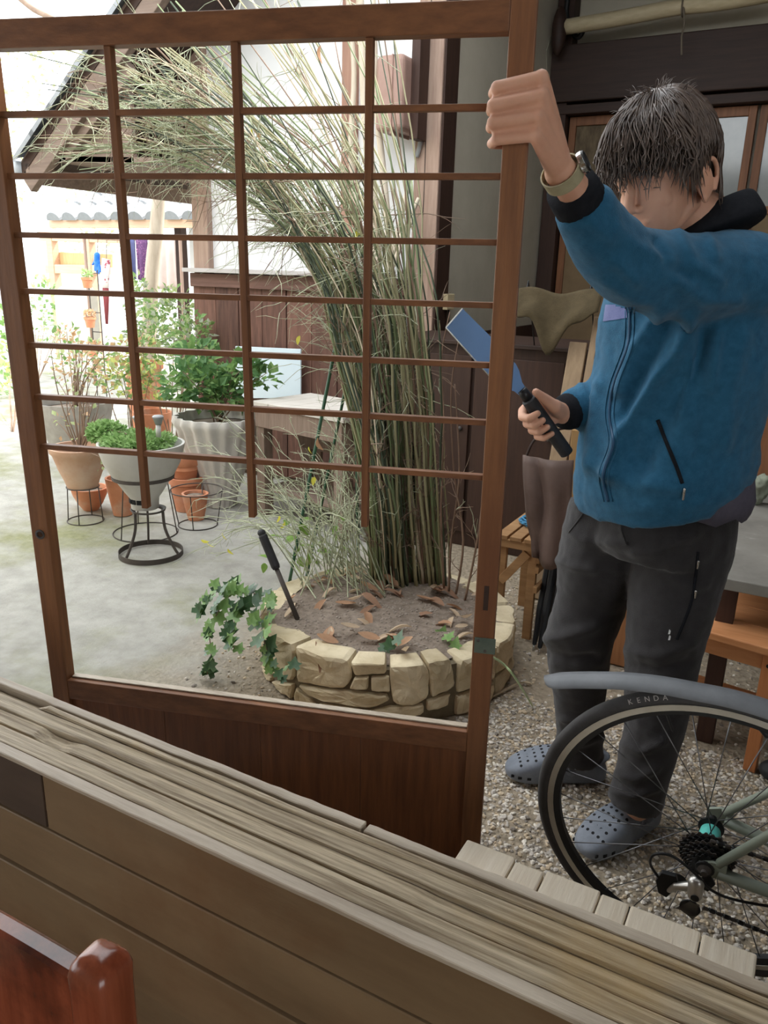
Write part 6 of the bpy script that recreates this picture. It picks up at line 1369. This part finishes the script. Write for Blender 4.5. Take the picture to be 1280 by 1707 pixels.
# arched stone niche
ni = thing('stone_marker', 'pale arched stone slab standing by the wire rack', 'stone', V((N(120, 494, 6.95).x, 6.95, 0))); P_ = [N(120 + 30 * cos(a), 494 - 22 * sin(a), 6.6) for a in [pi * k / 12 for k in range(13)]] + [N(92, 560, 6.6), N(150, 560, 6.6)]
P_ = [N(120 + 30 * cos(pi * k / 12), 494 - 22 * sin(pi * k / 12), 6.95) for k in range(13)]; lo = [V((P_[-1].x, 6.95, 0)), V((P_[0].x, 6.95, 0))]
MB().prism(P_ + lo, (0, .12, 0)).build('slab', mat('pale_stone', srgb(196, 190, 178), srgb(212, 206, 194), 8, rough=.9, bump=.3), ni, bevel=.01)
# trees and hedge
for i, (root, bl, kd, lf, lb) in enumerate((
    (G(20, 720), [blob(20, 570, 5.4, 28, 60), blob(5, 640, 5.2, 36, 36)], ['pale', 'green', 'yellow'], .08, 'loose green shrub at the sunny edge of the yard'),
    (G(60, 640), [blob(75, 520, 7.4, 30, 60), blob(112, 545, 7.2, 22, 50)], ['pale', 'grey', 'green'], .07, 'grey green shrub below the pergola'),
    (V((-13, 12, 0)), [((-13.2, 12.0, 4.2), V((1.3, 1.0, 1.5))), ((-12.2, 12.4, 3.0), V((1.2, 1.0, .9)))], ['yellow', 'pale'], .13, 'tall yellow green tree beyond the garden wall'),
    (V((-16.5, 12.5, 0)), [((-16.5, 12.5, 4.4), V((1.2, 1.0, 2.0)))], ['pale', 'yellow'], .14, 'slender pale green tree beyond the garden wall'),
    (V((-10.2, 10, 0)), [((-10.2, 9.6, 2.4), V((.9, .6, .5))), ((-11, 9.6, 1.8), V((.8, .5, .4)))], ['pale', 'grey'], .10, 'pale leaved tree hanging over the pergola'))):
    bush('garden_tree' if i > 1 else 'garden_shrub', lb, root, bl, kd, lf, (16, 16, 1.3, 1.3, 4)[i], stems=6, cat='tree' if i > 1 else 'shrub')
tag(MB().tube(spline([N(30, -5, 4.5), N(55, 15, 4.5), N(85, 30, 4.5), N(110, 45, 4.6)], 4), [.02] * 13, 8).build('bare_branch', TM[2], None, smooth=True), 'bare brown branch reaching in above the door top', 'branch')

# ================================================================ INTERIOR CHAIR (behind the sill)
M_CHAIR = wood('varnished_red_chair_wood', srgb(122, 60, 38), srgb(156, 84, 56), 'z', 4, c3=srgb(66, 34, 24), sc3=9, t3=(.45, .7), rough=.2, bump=.1, spec=.6, rnd=.05)
ch = thing('dining_chair', 'varnished reddish brown wooden chair below the window sill', 'chair', (-.52, .20, .0))
tp_ = Zd(165, 1590, .62); cdir = (G(0, 1540, tp_.z - .022) - G(118, 1603, tp_.z - .022)); cdir.z = 0; cdir.normalize(); cs = V((-cdir.y, cdir.x, 0))
def cpost(p):
    mb = MB(); mb.quadloop([[V((p.x, p.y, 0)) + cdir * (x * .020) + cs * (y * .020) + V((0, 0, z)) for x, y in [(math.copysign(abs(cos(a)) ** .45, cos(a)) * k, math.copysign(abs(sin(a)) ** .45, sin(a)) * k) for a in [2 * pi * j / 24 for j in range(24)]]] for z, k in ((.001, .8), (.40, 1), (p.z - .030, 1.0), (p.z - .014, 1.02), (p.z - .006, .90), (p.z, .62), (p.z + .002, .2))])
    return mb
cpost(tp_).build('back_post', M_CHAIR, ch, smooth=True)
p2_ = tp_ + cdir * .40; cpost(p2_).build('back_post', M_CHAIR, ch, smooth=True)
zt_ = tp_.z
rl = []
for k in range(17):
    t = k / 16; q = V((tp_.x, tp_.y, 0)) + cdir * (.018 + .364 * t) - cs * (.002 * sin(pi * t)); up = zt_ - .026 + .004 * sin(pi * t) ** .8; rl.append([q + cs * .010 + V((0, 0, up - .11)), q - cs * .010 + V((0, 0, up - .11)), q - cs * .010 + V((0, 0, up - .003)), q - cs * .006 + V((0, 0, up)), q + cs * .006 + V((0, 0, up)), q + cs * .010 + V((0, 0, up - .003))])
MB().quadloop(rl).build('top_rail', M_CHAIR, ch, smooth=False)
side = -cs if (tp_ - cs * .2).y < (tp_ + cs * .2).y else cs
sc_ = V((tp_.x, tp_.y, 0)) + cdir * .20 + side * .20
MB().box(sc_ + V((0, 0, .44)), (.42, .42, .03), (cdir, cs, V((0, 0, 1)))).build('seat', M_CHAIR, ch, bevel=.006)
for s in (.0, .40): MB().box(V((tp_.x, tp_.y, .2125)) + cdir * s + side * .38, (.036, .036, .423), (cdir, cs, V((0, 0, 1)))).build('front_leg', M_CHAIR, ch, bevel=.004)
for s in (.1, .2, .3): MB().box(V((tp_.x, tp_.y, 0)) + cdir * s + V((0, 0, (zt_ - .12 + .455) / 2)), (.03, .014, zt_ - .12 - .455), (cdir, cs, V((0, 0, 1)))).build('back_slat', M_CHAIR, ch, bevel=.002)
